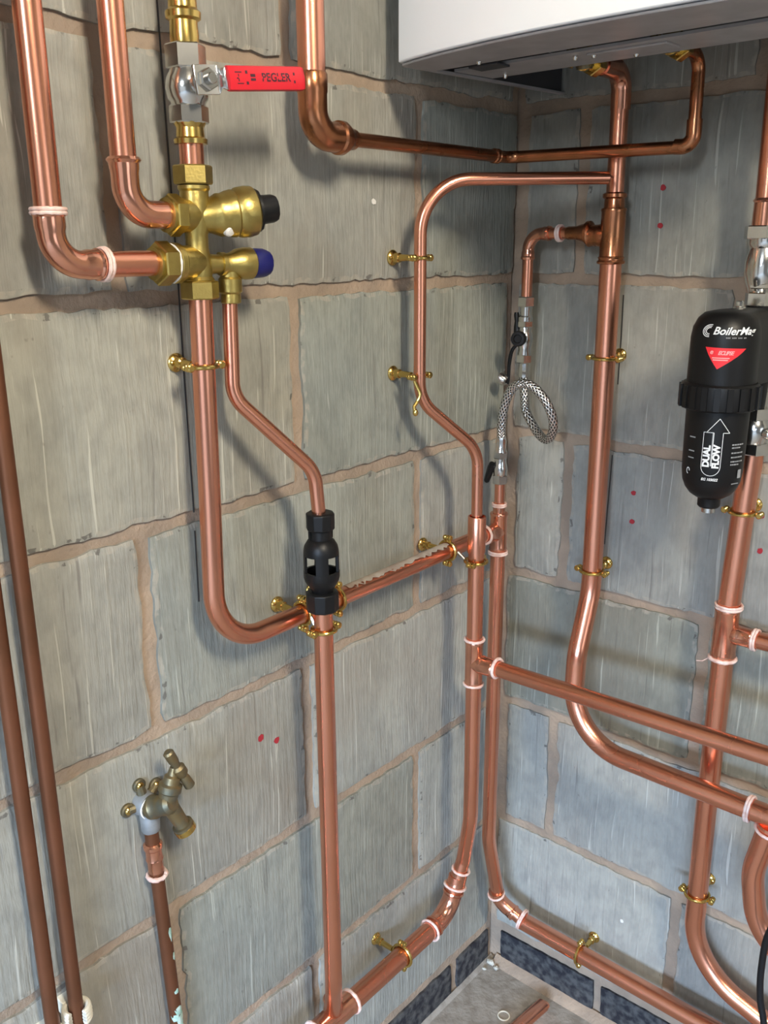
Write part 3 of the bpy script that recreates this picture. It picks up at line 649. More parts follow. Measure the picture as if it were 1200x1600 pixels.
# ------------------------------------------------------------------ tundish
tx, ty = .08, -.4895
td = thing('tundish', 'black plastic tundish with open windows, between thin and thicker copper pipe', 'tundish', (tx, ty, .862))
n = 24
def crown_nut(mb, z0, z1, r):
    mb.lathe((tx, ty, z0), (0, 0, 1), [(0, r - .002), (.0015, r), (z1 - z0 - .0015, r), (z1 - z0, r - .0025)], 10)
crown_nut(mb := MB(), .956, .976, .0158); mb.build('upper_nut', M['black'], td, bevel=.0008)
crown_nut(mb := MB(), .862, .885, .0185); mb.build('lower_nut', M['black'], td, bevel=.0008)
MB().lathe((tx, ty, .928), (0, 0, 1), [(0, .0195), (.004, .0195), (.010, .0185), (.016, .0150), (.018, .0118), (.0285, .0115), (.0285, .0078), (.016, .0078), (.008, .015), (0, .0165)], n, cap=False).build('upper_cup', M['black'], td)
MB().lathe((tx, ty, .882), (0, 0, 1), [(0, .0115), (.006, .013), (.010, .0155), (.016, .0190), (.020, .0200), (.0270, .0200), (.0270, .0172), (.018, .0165), (.006, .010)], n, cap=False).build('lower_cup', M['black'], td)
for a in (-.74, .83, 2.40, 3.97):
    mb = MB(); vs = []; fs = []; k = 5
    for z in (.907, .930):
        for i in range(k):
            t = a + (i / (k - 1) - .5) * .72
            for r in (.0197, .0168): vs.append((tx + math.cos(t) * r, ty + math.sin(t) * r, z))
    for i in range(k - 1):
        b = 2 * i; c = b + 2 * k; fs += [(b, b + 2, c + 2, c), (b + 1, c + 1, c + 3, b + 3)]
    fs += [(0, 2 * k, 2 * k + 1, 1), (2 * k - 2, 2 * k - 1, 4 * k - 1, 4 * k - 2)]
    mb.add(vs, fs); mb.build('pillar', M['black'], td)
for s in (-1, 1): MB().box((-.0015, -.0015, 0), (.0015, .0015, .012), at=(tx + s * .0055, ty + s * .0105, .946)).build('clip_tab', M['black'], td)

# ------------------------------------------------------------------ filling loop: two small valves, braided hose, strap with cap
ux, uy = .0505, -.045
fv = thing('isolation_valve', 'upper plated filling valve with a black round knob, above the braided hose', 'valve', (ux, uy, 1.075))
MB().hexnut((ux, uy, 1.168), (0, 0, 1), .014, .0125).build('top_nut', M['chrome'], fv)
MB().lathe((ux, uy, 1.098), (0, 0, 1), [(0, .0095), (.004, .0098), (.012, .0085), (.018, .0102), (.026, .0112), (.032, .0102), (.036, .0085), (.048, .0088), (.050, .0102), (.056, .0102), (.058, .0078), (.070, .0078)]).build('valve_body', M['chrome'], fv)
MB().hexnut((ux, uy, 1.140), (0, 0, 1), .009, .0112).build('hex_collar', M['chrome'], fv); MB().hexnut((ux, uy, 1.090), (0, 0, 1), .012, .0115).build('hex_collar', M['chrome'], fv)
MB().lathe((ux, uy, 1.125), (.25, -.97, .05), [(.004, .0055), (.020, .0055)]).build('stem', M['black'], fv)
MB().lathe(V((ux, uy, 1.125)) + V((.25, -.97, .05)).normalized() * .019, (.25, -.97, .05), [(0, .0065), (.002, .0095), (.006, .0105), (.012, .0105), (.014, .0095), (.0142, .0060), (.0125, .0050), (.0124, .001)], 20).build('knob', M['black'], fv)
lw = thing('isolation_valve', 'lower plated filling valve with a black lever, below the braided hose', 'valve', (.044, -.088, .92))
lwx, lwy = .0445, -.088
MB().hexnut((lwx, lwy, .921), (0, 0, 1), .013, .0115).build('hex_nut', M['chrome'], lw); MB().hexnut((lwx, lwy, .958), (0, 0, 1), .010, .0108).build('hex_nut', M['chrome'], lw)
MB().lathe((lwx, lwy, .932), (0, 0, 1), [(0, .0088), (.004, .0098), (.010, .0105), (.016, .0095), (.020, .0085), (.026, .0085), (.036, .0092), (.040, .0075), (.050, .0072)]).build('valve_body', M['chrome'], lw)
MB().lathe((lwx, lwy, .944), (-.75, -.65, .1), [(.004, .005), (.012, .005)]).build('stem', M['black'], lw)
lc = V((lwx, lwy, .944)) + V((-.75, -.65, .1)).normalized() * .013
MB().sweep([lc + V((.003, -.002, .006)), lc, lc + V((-.004, .0, -.012)), lc + V((-.008, .001, -.022)), lc + V((-.009, .001, -.024))], [.0042, .0055, .0050, .0042, .0025], 10).build('lever', M['black'], lw)

# braided hose: centre line in space, from the upper valve down, loop, and down to the lower valve
hp = [(ux, uy, 1.088), (ux + .0005, uy, 1.066), (.056, -.048, 1.040), (.062, -.052, 1.022), (.083, -.057, .998), (.102, -.063, .989), (.115, -.069, .999), (.1205, -.077, 1.022), (.111, -.085, 1.049), (.0925, -.089, 1.066), (.0745, -.092, 1.068), (.0595, -.092, 1.056), (.0490, -.091, 1.030), (.0450, -.089, 1.004), (lwx, lwy, .988), (lwx, lwy, .972)]
def smooth(P, sub=8):
    P = [V(q) for q in P]; out = []
    for i in range(len(P) - 1):
        a = P[max(i - 1, 0)]; b = P[i]; c = P[i + 1]; d = P[min(i + 2, len(P) - 1)]
        for k in range(sub):
            t = k / sub; out.append(.5 * ((2 * b) + (c - a) * t + (2 * a - 5 * b + 4 * c - d) * t * t + (3 * b - 3 * c + d - a) * t ** 3))
    out.append(P[-1]); return out
hl = smooth(hp, 9)
hs = thing('braided_hose', 'looped silver braided flexible hose joining the two small plated valves', 'hose', (.07, -.07, .97))
def braid_mat():
    m = bpy.data.materials.new('steel_braid'); m.use_nodes = True; nt = m.node_tree; b = nt.nodes['Principled BSDF']
    b.inputs['Metallic'].default_value = 1; b.inputs['Roughness'].default_value = .24
    uv = nt.nodes.new('ShaderNodeUVMap'); uv.uv_map = 'UVMap'
    def wv(ang):
        mp = nt.nodes.new('ShaderNodeMapping'); mp.inputs['Rotation'].default_value = (0, 0, ang); nt.links.new(uv.outputs[0], mp.inputs[0])
        wv_ = nt.nodes.new('ShaderNodeTexWave'); wv_.inputs['Scale'].default_value = .62; nt.links.new(mp.outputs[0], wv_.inputs[0]); return wv_
    a, c = wv(.75), wv(-.75)
    mx = nt.nodes.new('ShaderNodeMath'); mx.operation = 'MAXIMUM'; nt.links.new(a.outputs[1], mx.inputs[0]); nt.links.new(c.outputs[1], mx.inputs[1])
    r = nt.nodes.new('ShaderNodeValToRGB'); r.color_ramp.elements[0].color = (.05, .05, .048, 1); r.color_ramp.elements[1].color = (.92, .91, .89, 1); r.color_ramp.elements[0].position = .35
    nt.links.new(mx.outputs[0], r.inputs[0]); nt.links.new(r.outputs[0], b.inputs['Base Color'])
    bp = nt.nodes.new('ShaderNodeBump'); bp.inputs['Strength'].default_value = .8; bp.inputs['Distance'].default_value = .001
    nt.links.new(mx.outputs[0], bp.inputs['Height']); nt.links.new(bp.outputs[0], b.inputs['Normal']); return m
M['braid'] = braid_mat()
ns = 16
ob = MB().sweep(hl, .0064, ns).build('hose', M['braid'], hs)
uvl = ob.data.uv_layers.new(name='UVMap')
for pg in ob.data.polygons:
    for li, vi in zip(pg.loop_indices, pg.vertices):
        i, j = divmod(vi, ns); jj = j
        if len(pg.vertices) == 4 and j == 0 and max(v % ns for v in pg.vertices) == ns - 1: jj = ns
        uvl.data[li].uv = (jj / ns * 6.0, i * .28)
MB().lathe((ux, uy, 1.070), (0, 0, 1), [(0, .0072), (.003, .0076), (.018, .0076), (.022, .0066)], 10).build('ferrule', M['chrome'], hs)
MB().lathe((lwx, lwy, .968), (0, 0, 1), [(0, .0068), (.004, .0076), (.018, .0076), (.021, .0070)], 10).build('ferrule', M['chrome'], hs)
sp = thing('valve_cap', 'small plated cap hanging on a black strap behind the upper filling valve', 'cap', (.03, -.05, 1.05))
MB().sweep(smooth([(.042, -.046, 1.118), (.034, -.050, 1.110), (.030, -.052, 1.095), (.030, -.054, 1.070), (.031, -.056, 1.060)], 6), .0016, 8).sweep(smooth([(.045, -.050, 1.118), (.038, -.055, 1.108), (.035, -.057, 1.090), (.0345, -.058, 1.068), (.033, -.058, 1.060)], 6), .0016, 8).build('strap', M['black'], sp)
MB().lathe((.0365, -.047, 1.160), (0.1, 0, -1), [(0, .003), (.004, .004), (.012, .0032), (.020, .005), (.040, .0062), (.046, .003)], 12).build('strap_anchor', M['black'], sp)
MB().lathe((.033, -.061, 1.064), (-.88, -.15, .38), [(0, .006), (.004, .0085), (.012, .0088), (.0125, .0068), (.006, .0066), (.006, .001)], 18).build('cap', M['chrome'], sp)

# ------------------------------------------------------------------ magnetic filter
fx, fy = .361, -.120
ft = thing('magnetic_filter', 'black magnetic boiler filter with a red triangle and white lettering', 'filter', (fx, fy, .945))
MB().lathe((fx, fy, .9635), (0, 0, 1), [(0, .012), (.001, .016), (.006, .0235), (.013, .0290), (.022, .0325), (.034, .0340), (.060, .0345), (.109, .0350), (.110, .033)], 48).build('bowl', M['black'], ft)
mb = MB().lathe((fx, fy, 1.0705), (0, 0, 1), [(0, .040), (.002, .0425), (.006, .0432), (.024, .0432), (.028, .0425), (.030, .040)], 48)
for k in range(20):
    t = 2 * math.pi * k / 20
    mb.box((-.0012, -.0032, .002), (.0016, .0032, .0275), R=Matrix.Rotation(t, 3, 'Z'), at=(fx + .0432 * math.cos(t), fy + .0432 * math.sin(t), 1.0705))
mb.build('collar', M['black'], ft)
# head: cylinder in front, sloping shoulder, square neck running back to the pipe line
def headsec(z, r, back, half):
    pts = []
    for i in range(25):
        t = math.pi * (1 + i / 24.0); pts.append((fx + r * math.cos(t), fy + r * math.sin(t), z))
    hw = min(half, r)
    pts += [(fx + r * .98, fy + .012, z), (fx + hw + .003, fy + .030, z), (fx + hw + .006, back, z), (fx - hw + .010, back, z), (fx - hw + .003, fy + .030, z), (fx - r * .98, fy + .012, z)]
    return pts
secs = [headsec(1.095, .0372, -.022, .026), headsec(1.120, .0372, -.022, .026), headsec(1.150, .0370, -.022, .026), headsec(1.162, .0352, -.022, .025), headsec(1.172, .0305, -.022, .024), headsec(1.178, .024, -.023, .021), headsec(1.180, .015, -.026, .014)]
vs = [q for s_ in secs for q in s_]; k = len(secs[0]); fs = []
for i in range(len(secs) - 1):
    for j in range(k): fs.append((i * k + j, i * k + (j + 1) % k, (i + 1) * k + (j + 1) % k, (i + 1) * k + j))
fs += [tuple(range(k - 1, -1, -1)), tuple((len(secs) - 1) * k + j for j in range(k))]
mb = MB(); mb.add(vs, fs); mb.build('head', M['black'], ft, sharp=45)
MB().lathe((.3715, yf, 1.060), (0, 0, 1), [(0, .016), (.036, .018), (.120, .018), (.122, .016)]).build('port', M['black'], ft)
MB().lathe((fx, fy, .952), (0, 0, 1), [(0, .0115), (.002, .0130), (.013, .0130), (.016, .0145)], 24).build('drain_boss', M['black'], ft)
MB().lathe((fx, fy, .9445), (0, 0, 1), [(0, .006), (.0012, .0078), (.008, .0080)], 20).build('drain_screw', M['chrome'], ft)
MB().lathe((.362, -.088, 1.178), (0, 0, 1), [(0, .007), (.004, .007), (.005, .0045), (.010, .0045), (.011, .003)], 10).build('air_vent', M['chrome'], ft)
def cyl(r, phi, z): return lambda a, b: (fx + (r) * math.cos(phi + a / r), fy + (r) * math.sin(phi + a / r), z + b)
phc = math.atan2(-1.151 - fy, .746 - fx)       # azimuth of the front of the filter
rh = .0377
flat_print(ft, 'BoilerMag', .0116, cyl(rh - .0001, phc + .27, 1.1600), 'whiteprint', shear=.35, bold=.00025, name='lettering', spacing=1.0)
mb = MB()
for k_, rr in enumerate((.0030, .0046, .0062)):
    f = cyl(rh, phc - .45, 1.1602); seg = 12; ps = []
    for i in range(seg + 1):
        t = math.radians(80 + 200 * i / seg); ps.append((math.cos(t) * rr * 1.2 + math.sin(t) * rr * .3, math.sin(t) * rr)); ps.append((math.cos(t) * (rr + .0008) * 1.2 + math.sin(t) * rr * .3, math.sin(t) * (rr + .0008)))
    mb.add([f(a, b) for a, b in ps], [(2 * i, 2 * i + 2, 2 * i + 3, 2 * i + 1) for i in range(seg)])
mb.build('logo_arcs', M['whiteprint'], ft)
mb = MB(); f = cyl(rh, phc + .32, 1.1523)
for i in range(14):
    a0 = -.011 + i * .0016
    if i in (3, 7, 11): continue
    mb.add([f(a, b) for a, b in ((a0, 0), (a0 + .0011, 0), (a0 + .0011, .0013), (a0, .0013))], [(0, 1, 2, 3)])
mb.build('small_print', M['greyprint'], ft)['kind'] = 'stuff'
# red triangle with pale print
f = cyl(rh, phc + .02, 1.134); nu = 12; vs = []; fs = []
for i in range(nu + 1):
    t = i / nu; a = -.0210 + .0445 * t
    top = .0085 - .001 * t
    tt = .33
    low = top - .0235 * (t / tt if t < tt else (1 - t) / (1 - tt)) ** .85
    vs += [f(a, top), f(a, low)]
for i in range(nu): fs.append((2 * i, 2 * i + 1, 2 * i + 3, 2 * i + 2))
mb = MB(); mb.add(vs, fs); mb.build('red_triangle', M['redprint'], ft, sharp=80)
flat_print(ft, 'e', .0075, cyl(rh + .0003, phc - .34, 1.1375), 'pinkprint', shear=.2, bold=.0002)
flat_print(ft, 'ECLIPSE', .0058, cyl(rh + .0003, phc + .06, 1.1365), 'pinkprint', shear=.3, bold=.0002, spacing=.8)
mb = MB(); f = cyl(rh + .0003, phc - .06, 1.1305)
for zz, a0, a1 in ((0, -.0095, .009), (-.0022, -.0085, .0075)):
    mb.add([f(a0 + (a1 - a0) * i / 6, zz + b) for i in range(7) for b in (0, .0012)], [(2 * i, 2 * i + 2, 2 * i + 3, 2 * i + 1) for i in range(6)])
mb.build('small_print', M['pinkprint'], ft)['kind'] = 'stuff'
# bowl graphics: up arrow in a U outline, DUAL FLOW reading upward, number and small print
rb_ = .0352
f = cyl(rb_, phc - .03, 1.0200)
def stroke(pts, wd):
    mb = MB()
    for (a0, b0), (a1, b1) in zip(pts, pts[1:]):
        L = math.hypot(a1 - a0, b1 - b0)
        if L < 1e-7: continue
        if abs(a1 - a0) > .0015:
            kk = int(abs(a1 - a0) / .0012) + 1
            mid = [(a0 + (a1 - a0) * i / kk, b0 + (b1 - b0) * i / kk) for i in range(kk + 1)]
            nx, ny = -(b1 - b0) / L * wd / 2, (a1 - a0) / L * wd / 2
            mb.add([f(p_ + sg * nx, q_ + sg * ny) for p_, q_ in mid for sg in (1, -1)], [(2 * i, 2 * i + 1, 2 * i + 3, 2 * i + 2) for i in range(kk)]); continue
        nx, ny = -(b1 - b0) / L * wd / 2, (a1 - a0) / L * wd / 2
        mb.add([f(a0 + nx, b0 + ny), f(a0 - nx, b0 - ny), f(a1 - nx, b1 - ny), f(a1 + nx, b1 + ny)], [(0, 1, 2, 3)])
    return mb
u_ = [(-.0115, .0275), (-.0115, -.012)] + [(-.001 + .0105 * math.cos(math.pi + math.pi * i / 10), -.012 - .0105 * math.sin(math.pi * i / 10)) for i in range(11)] + [(.0095, .0275), (.0165, .0275), (.0045, .0435), (-.0085, .0275), (-.0005, .0275), (-.0005, -.011)]
stroke(u_, .0006).build('arrow_outline', M['whiteprint'], ft)
stroke([(-.0115, .0275), (-.004, .0275)], .0012).build('arrow_outline', M['greyprint'], ft); stroke([(-.001, .0275), (-.001, -.011)], .0018).build('arrow_shadow', M['greyprint'], ft)
flat_print(ft, 'DUAL', .0100, cyl(rb_, phc - .03 - .0062 / rb_, 1.0200), 'whiteprint', bold=.0005, rot=math.pi / 2, spacing=.93)
flat_print(ft, 'FLOW', .0100, cyl(rb_, phc - .03 + .0044 / rb_, 1.0200), 'whiteprint', bold=.0005, rot=math.pi / 2, spacing=.93)
flat_print(ft, 'EG 103022', .0042, cyl(rb_, phc - .06, .9930), 'whiteprint', shear=.2, bold=.0001, spacing=.95)
f = cyl(rb_, phc, 1.013); mb = MB(); random.seed(5)
for zz in (.020, .0165, .0105, .0055, .0005, -.003):
    a = .0200; end = .036 if zz not in (.0165, -.003) else .030
    while a < end:
        wd = .0012 + random.random() * .0022
        mb.add([f(a, zz), f(a + wd, zz), f(a + wd, zz + .0016), f(a, zz + .0016)], [(0, 1, 2, 3)]); a += wd + .0006
for zz in (.026, .010, .002): mb.add([f(-.031, zz), f(-.0225, zz), f(-.0225, zz + .0014), f(-.031, zz + .0014)], [(0, 1, 2, 3)])
mb.add([f(.024, -.0255), f(.035, -.0255), f(.035, -.0245), f(.024, -.0245)], [(0, 1, 2, 3)])
mb.add([f(.032, -.019), f(.038, -.019), f(.038, -.009), f(.032, -.009)], [(0, 1, 2, 3)])
mb.build('small_print', M['greyprint'], ft)['kind'] = 'stuff'
f = cyl(rb_, phc - .83, 1.0); stroke([(.0022 * math.cos(t * .8), .0036 * math.sin(t * .8)) for t in range(7)], .0011).build('recycling_mark', M['whiteprint'], ft)
# plated valves on either side of the filter
vx = .3705
fu = thing('filter_valve', 'plated isolating valve above the black filter at the right edge', 'valve', (vx, yf, 1.18))
for q_, h_, r_ in (((.3635, yf, 1.256), .015, .0205), ((vx, yf, 1.181), .016, .019), ((vx - .001, yf, 1.201), .006, .0165)): MB().hexnut(q_, (0, 0, 1), h_, r_).build('hex_nut', M['chrome'], fu)
MB().lathe((.367, yf, 1.196), (0, 0, 1), [(0, .0125), (.004, .0130), (.014, .0170), (.022, .0190), (.034, .0190), (.042, .0178), (.050, .0155), (.054, .0178), (.061, .0178), (.062, .015)]).build('valve_body', M['chrome'], fu)
fd = thing('filter_valve', 'plated isolating valve below the filter neck, half hidden behind the bowl', 'valve', (.384, yf, 1.0))
for q_, r_ in (((.3765, yf, 1.048), .0195), ((.3805, yf, 1.006), .0185)): MB().hexnut(q_, (0, 0, 1), .014, r_).build('hex_nut', M['chrome'], fd)
MB().lathe((.379, yf, 1.018), (0, 0, 1), [(0, .0150), (.006, .0170), (.016, .0190), (.024, .0185), (.031, .0150)]).lathe((.379, yf, 1.034), (.9, -.4, 0), [(.01, .007), (.026, .007), (.028, .005)], 16).build('valve_body', M['chrome'], fd)

# ------------------------------------------------------------------ pipe clips (brass rings on standoffs)
CACHE = {}
def clip(label, wall, c, D, axis, double=None, opened=None, plate=True, stand=None):
    """c = pipe centre; axis 'z' or 'h' (along the wall)"""
    out = V((1, 0, 0)) if wall == 'left' else V((0, -1, 0))
    along = V((0, 1, 0)) if wall == 'left' else V((1, 0, 0))
    ax = V((0, 0, 1)) if axis == 'z' else along
    tan = ax.cross(out)                                   # direction of the lugs
    if wall == 'right' and axis == 'z' and False: tan = -tan
    c = V(c); d = c.x if wall == 'left' else -c.y
    foot = c - out * d
    key = (wall, D, axis, round(d, 3), bool(double), opened)
    t = thing('pipe_clip', label, 'clip', foot, 'brass ring clips holding the pipes')
    if key in CACHE and not double:
        for ch in CACHE[key].children:
            q = ch.copy(); C.objects.link(q); q.parent = t
        return t
    r = D / 2
    MB().lathe(foot, out, [(.0003, .0092), (.0025, .0095), (.004, .0085), (.0055, .0055), (.009, .0050), (.010, .0058), (.013, .0058), (.014, .0042), (max(d - r - .0055, .015), .0038)], 20).build('standoff', M['brass'], t)
    for s in (-1, 1):
        q = foot + tan * (.006 * s) + out * .003
        MB().lathe(q, out, [(0, .0026), (.0022, .0026), (.003, .0014)], 10).build('screw', M['brass'], t)
    def halfring(cen, front, name='ring'):
        a0 = 0 if front else math.pi
        m2 = MB().torus(cen, ax, r + .0022, .0023, 18, 8, a0=a0 - .02, a1=a0 + math.pi + .02, start=-tan if True else tan)
        return m2
    # choose orientation: angles measured from -tan towards ax x (-tan)
    def arc(cen, sgn):
        pts = []
        for i in range(17):
            th = math.pi * i / 16; pts.append(cen + tan * (math.cos(th) * (r + .0024)) + out * (sgn * math.sin(th) * (r + .0024)))
        return pts
    def ringpart(cen, sgn):
        a = arc(cen, sgn); e0 = a[0] + tan * .006; e1 = a[-1] - tan * .006
        return MB().sweep([e0] + a + [e1], [.0026] + [.0024] * 17 + [.0026], 10)
    def lug(cen):
        for s in (-1, 1):
            q = cen + tan * (s * (r + .0075))
            MB().lathe(q - out * .0065, out, [(0, .0028), (.001, .0036), (.0035, .0036), (.0045, .0028), (.0055, .0040), (.0075, .0040), (.0085, .0028), (.0095, .0042), (.0120, .0042), (.0132, .0028)], 12).build('lug_screw', M['brass'], t)
    ringpart(c, -1).build('rear_ring', M['brass'], t)
    if opened != 'swung': ringpart(c, 1).build('front_ring', M['brass'], t)
    else:
        h = c - tan * (r + .0075) * (1 if wall == 'left' else 1)
        h = c + tan * (r + .0075); h2 = c - tan * (r + .0075)
        piv = h if (h - c).dot(along) < 0 else h2
        pts = [piv + out * .004 + V((0, 0, -.004)), piv + out * .007 + V((0, .002, -.012)), piv + out * .010 + V((0, .0035, -.020)), piv + out * .008 + V((0, .001, -.029)), piv + out * .007 + V((0, -.004, -.035)), piv + out * .009 + V((0, -.004, -.042))]
        MB().sweep(smooth(pts, 5), .0023, 10).ball(pts[-1], .0036, 10, 6, (1, 1, 1.3)).build('front_ring', M['brass'], t)
    lug(c)
    if double:
        c2, D2, ax2 = V(double[0]), double[1], V(double[2])
        o2 = (c2 - c); o2 = (o2 - ax2 * o2.dot(ax2)); dist = o2.length; o2.normalize()
        start = c + o2 * (r + .004); endp = c2 - o2 * (D2 / 2 + .004)
        if (endp - start).dot(o2) > 0.001: MB().sweep([start, endp], .0026, 10).build('stud', M['chrome'], t)
        t2 = ax2.cross(o2); r2 = D2 / 2
        def arc2(sgn):
            return [c2 + t2 * (math.cos(math.pi * i / 16) * (r2 + .0024)) + o2 * (sgn * math.sin(math.pi * i / 16) * (r2 + .0024)) for i in range(17)]
        for sgn, nm in ((-1, 'outer_rear_ring'), (1, 'outer_front_ring')):
            a = arc2(sgn); MB().sweep([a[0] + t2 * .006] + a + [a[-1] - t2 * .006], .0024, 10).build(nm, M['brass'], t)
        for s in (-1, 1):
            q = c2 + t2 * (s * (r2 + .0075))
            MB().lathe(q - o2 * .0065, o2, [(0, .0028), (.001, .0036), (.0035, .0036), (.0045, .0028), (.0055, .0040), (.0075, .0040), (.0085, .0028), (.0095, .0042), (.0120, .0042), (.0132, .0028)], 12).build('outer_lug_screw', M['brass'], t)
    else: CACHE[key] = t
    return t
clip('brass ring clip on the copper main just below the brass valve', 'left', (.045, -.6065, 1.142), .022, 'z')
clip('closed brass ring clip on the thin pipe left of the corner', 'left', (.045, -.275, 1.237), .015, 'z')
clip('brass clip on the thin pipe with its front ring swung open and hanging', 'left', (.045, -.275, 1.096), .015, 'z', opened='swung')
clip('double brass clip left of the tundish, tying the tundish pipe to the main behind', 'left', (.045, -.487, .8475), .022, 'h', double=((.08, -.488, .838), .022, (0, 0, 1)))
clip('brass clip on the horizontal main immediately right of the tundish', 'left', (.045, -.430, .848), .022, 'h')
clip('double brass clip by the corner, tying the collared riser to the horizontal main', 'left', (.045, -.212, .851), .022, 'h', double=((.085, -.201, .842), .0243, (0, 0, 1)))
clip('brass clip on the thick run low on the left wall', 'left', (.053, -.318, .255), .028, 'h')
clip('upper brass clip on the thick pipe from the boiler', 'right', (.1758, -.045, 1.106), .028, 'z')
clip('lower brass clip on the thick pipe from the boiler, above its offset bend', 'right', (.1767, -.045, .806), .028, 'z')
clip('brass clip on the return pipe just under the black filter', 'right', (.3765, -.045, .931), .028, 'z')
clip('brass clip on the return pipe above its bottom bend', 'right', (.3725, -.045, .362), .028, 'z')
clip('brass clip on the floor level run along the right wall', 'right', (.200, -.0478, .1580), .028, 'h')

# ------------------------------------------------------------------ boiler
bz = 1.4435
bo = thing('boiler', 'white wall hung boiler overhanging the corner, seen from below', 'boiler', (.27, -.16, bz))
front = [(.033, -.300), (.036, -.3045), (.06, -.3125), (.10, -.323), (.14, -.330), (.176, -.336), (.239, -.3415), (.29, -.3435), (.35, -.3445), (.42, -.3435), (.470, -.338), (.486, -.330), (.490, -.322)]
def plan(mb, pts, z0, z1):
    k = len(pts); mb.add([(a, b, z0) for a, b in pts] + [(a, b, z1) for a, b in pts], [tuple(range(k - 1, -1, -1)), tuple(range(k, 2 * k))] + [(i, (i + 1) % k, (i + 1) % k + k, i + k) for i in range(k)]); return mb
def inset(pts, d): return [(a, b + d) for a, b in pts]
plan(MB(), front + inset(front, .012)[::-1], bz + .003, 2.16).build('front_panel', M['enamel'], bo, bevel=.0025)
plan(MB(), [(.0332, -.292), (.036, -.292), (.064, -.001), (.0612, -.001)], bz, 2.155).build('side_panel', M['enamel'], bo)
plan(MB(), [(.487, -.312), (.490, -.312), (.490, -.001), (.487, -.001)], bz, 2.155).build('side_panel', M['enamel'], bo)
plan(MB(), [(.034, -.29), (.487, -.31), (.487, -.001), (.062, -.001)], 2.150, 2.155).build('top_panel', M['enamel'], bo)
fl_in = [(.485, -.262), (.06, -.250), (.0385, -.250)]
plan(MB(), [(a + (.002 if a < .2 else -.002), b + .004) for a, b in front] + fl_in, bz - .0005, bz + .0022).build('bottom_flange', M['sheet'], bo, bevel=.0008)
plan(MB(), [(a, b) for a, b in inset(front, .0118)] + inset(front, .0135)[::-1], bz + .001, bz + .007).build('flange_return', M['sheet'], bo)
plan(MB(), [(.0385, -.252), (.0465, -.252), (.0705, -.001), (.062, -.001)], bz - .0005, bz + .0018).build('side_lip', M['sheet'], bo)
plan(MB(), [(.478, -.262), (.487, -.262), (.487, -.001), (.478, -.001)], bz - .0005, bz + .0018).build('side_lip', M['sheet'], bo)
plan(MB(), [(.052, -.222), (.478, -.234), (.478, -.162), (.060, -.155)], bz + .0015, bz + .0045).build('chassis_plate', M['sheet'], bo)
plan(MB(), [(.045, -.288), (.480, -.31), (.480, -.003), (.068, -.003)], bz + .046, bz + .052).build('chassis_base', M['darksheet'], bo)
plan(MB(), [(.0395, -.25), (.0415, -.25), (.0660, -.003), (.0642, -.003)], bz + .0019, bz + .046).build('shaded_inner_face', M['darksheet'], bo)  # shade on the side panel's inner face, put in as a dark sheet
plan(MB(), [(.085, -.240), (.125, -.242), (.125, -.216), (.085, -.214)], bz - .001, bz + .0015).build('bracket', M['darksheet'], bo, bevel=.0006)
plan(MB(), [(.22, -.215), (.31, -.217), (.31, -.185), (.22, -.183)], bz - .001, bz + .0015).build('bracket', M['sheet'], bo, bevel=.0006)
for xx, yy in ((.115, -.262), (.205, -.212), (.226, -.210), (.262, -.185), (.088, -.170)): MB().lathe((xx, yy, bz + .0015), (0, 0, -1), [(0, .0028), (.003, .0028), (.005, .0016)], 10).build('screw', M['chrome'], bo)
for xx, zz in ((xf, 1.454), (.279, 1.458)):
    MB().hexnut((xx, -.110, zz), (0, -1, 0), .014, .0155).lathe((xx, -.123, zz), (0, -1, 0), [(0, .0095), (.012, .0095), (.013, .0120), (.018, .0120), (.019, .008)]).build('union_nut', M['brass'], bo)
    MB().hexnut((xx - .024, -.128, zz + .006), (-.3, -.2, -1), .010, .0065).lathe((xx - .024, -.128, zz + .040), (0, 0, -1), [(0, .006), (.036, .006)], 12).build('drain_screw', M['brass'], bo)
    MB().lathe((xx, -.140, zz), (0, -.15, 1), [(-.010, .009), (.034, .010)], 16).build('boiler_tail', M['brass_old'], bo)
MB().hexnut((.40, -.12, 1.465), (0, -.3, 1), .016, .012).lathe((.40, -.12, 1.458), (0, -.3, 1), [(0, .006), (.008, .006)], 12).hexnut((.425, -.11, 1.466), (0, -.3, 1), .014, .010).build('drain_cock', M['brass'], bo)

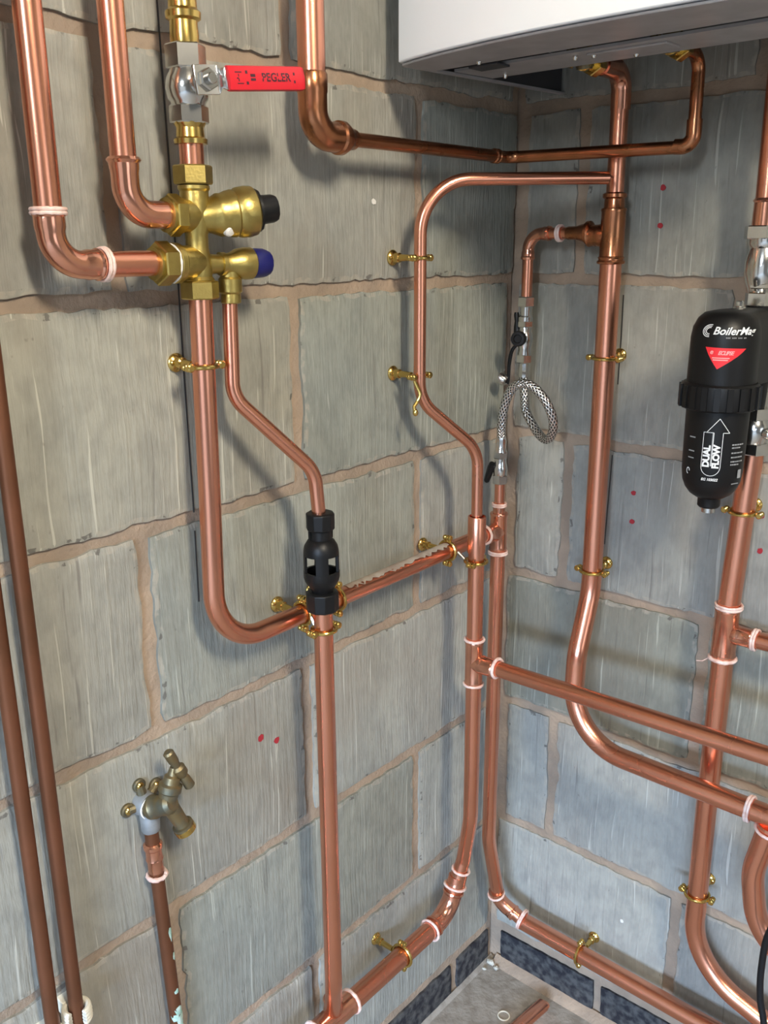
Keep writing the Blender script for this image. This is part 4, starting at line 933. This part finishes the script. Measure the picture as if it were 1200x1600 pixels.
# ------------------------------------------------------------------ bits on and near the floor
o = rebase(MB().torus((.0936, -.0988, .0012), (0, 0, 1), .0095, .0012, 26, 8, wob=.2).build('washer', M['whiteplastic'])); tag(o, 'small cream plastic ring lying on the concrete floor', 'ring')
p = pipe('short copper offcut lying on the concrete floor', (.13, -.10, 0))
mb = MB().sweep([(.137, -.045, R22 + .0002), (.1245, -.155, R22 + .0002)], R22, 26, cap=False)
d0 = (V((.137, -.045, 0)) - V((.1245, -.155, 0))).normalized()
mb.sweep([V((.137, -.045, R22 + .0002)), V((.137, -.045, R22 + .0002)), V((.137, -.045, R22 + .0002)) - d0 * .1], [R22, R22 - .001, R22 - .001], 26, cap=False); mb.build('tube', M['copper'], p)
random.seed(21)
for i, (a, b, r) in enumerate(((.012, -.018, .0065), (.026, -.022, .0045), (.010, -.036, .0034))):
    mb = MB().ball((0, 0, 0), r, 8, 5, (1.2, .9, .7)); mb.v = [tuple(V(q) * (.78 + .44 * random.random())) for q in mb.v]
    zmin = min(q[2] for q in mb.v); mb.v = [(q[0] + a, q[1] + b, q[2] - zmin + .0002) for q in mb.v]
    tag(rebase(mb.build('mortar_crumb', M['crumb'], sharp=20)), ('largest pale mortar crumb, right in the floor corner', 'middle sized mortar crumb, by the right wall near the floor corner', 'smallest mortar crumb, by the left wall near the floor corner')[i], 'rubble', 'mortar crumbs in the corner')
cb = smooth([(.560, -.155, .60), (.522, -.150, .50), (.500, -.150, .440), (.4965, -.150, .386), (.500, -.150, .339), (.510, -.152, .300), (.530, -.16, .2), (.56, -.20, .06), (.60, -.26, .006), (.70, -.40, .005)], 8)
o = rebase(MB().sweep(cb, .0042, 14).build('cable', M['rubber'])); tag(o, 'black cable hanging at the lower right edge in front of the copper pipes', 'cable')

# ------------------------------------------------------------------ ceiling batten that lights the corner
lt = thing('batten_light', 'ceiling batten light outside the picture, above the camera', 'lamp', LAMP)
MB().box((LAMP[0] - .06, LAMP[1] - .6, LAMP[2] + .03), (LAMP[0] + .06, LAMP[1] + .6, 2.4)).build('housing', M['enamel'], lt)
l = area_light('batten_glow', LAMP, (LAMP[0] - .8, LAMP[1] + .1, LAMP[2] - 1.0), .16, .55, LAMP_POWER, (1.0, .885, .70)); 
lt = thing('batten_light', 'added unseen ceiling batten near the garage door, brightening the boiler front', 'lamp', (1.2, -3.1, 2.30))  # no lamp known here, added to brighten the boiler front
MB().box((1.14, -3.7, 2.33), (1.26, -2.5, 2.4)).build('housing', M['enamel'], lt)
area_light('batten_glow', (1.2, -3.1, 2.30), (.6, -.8, 1.2), .16, 1.1, 56, (.84, .92, 1.0))
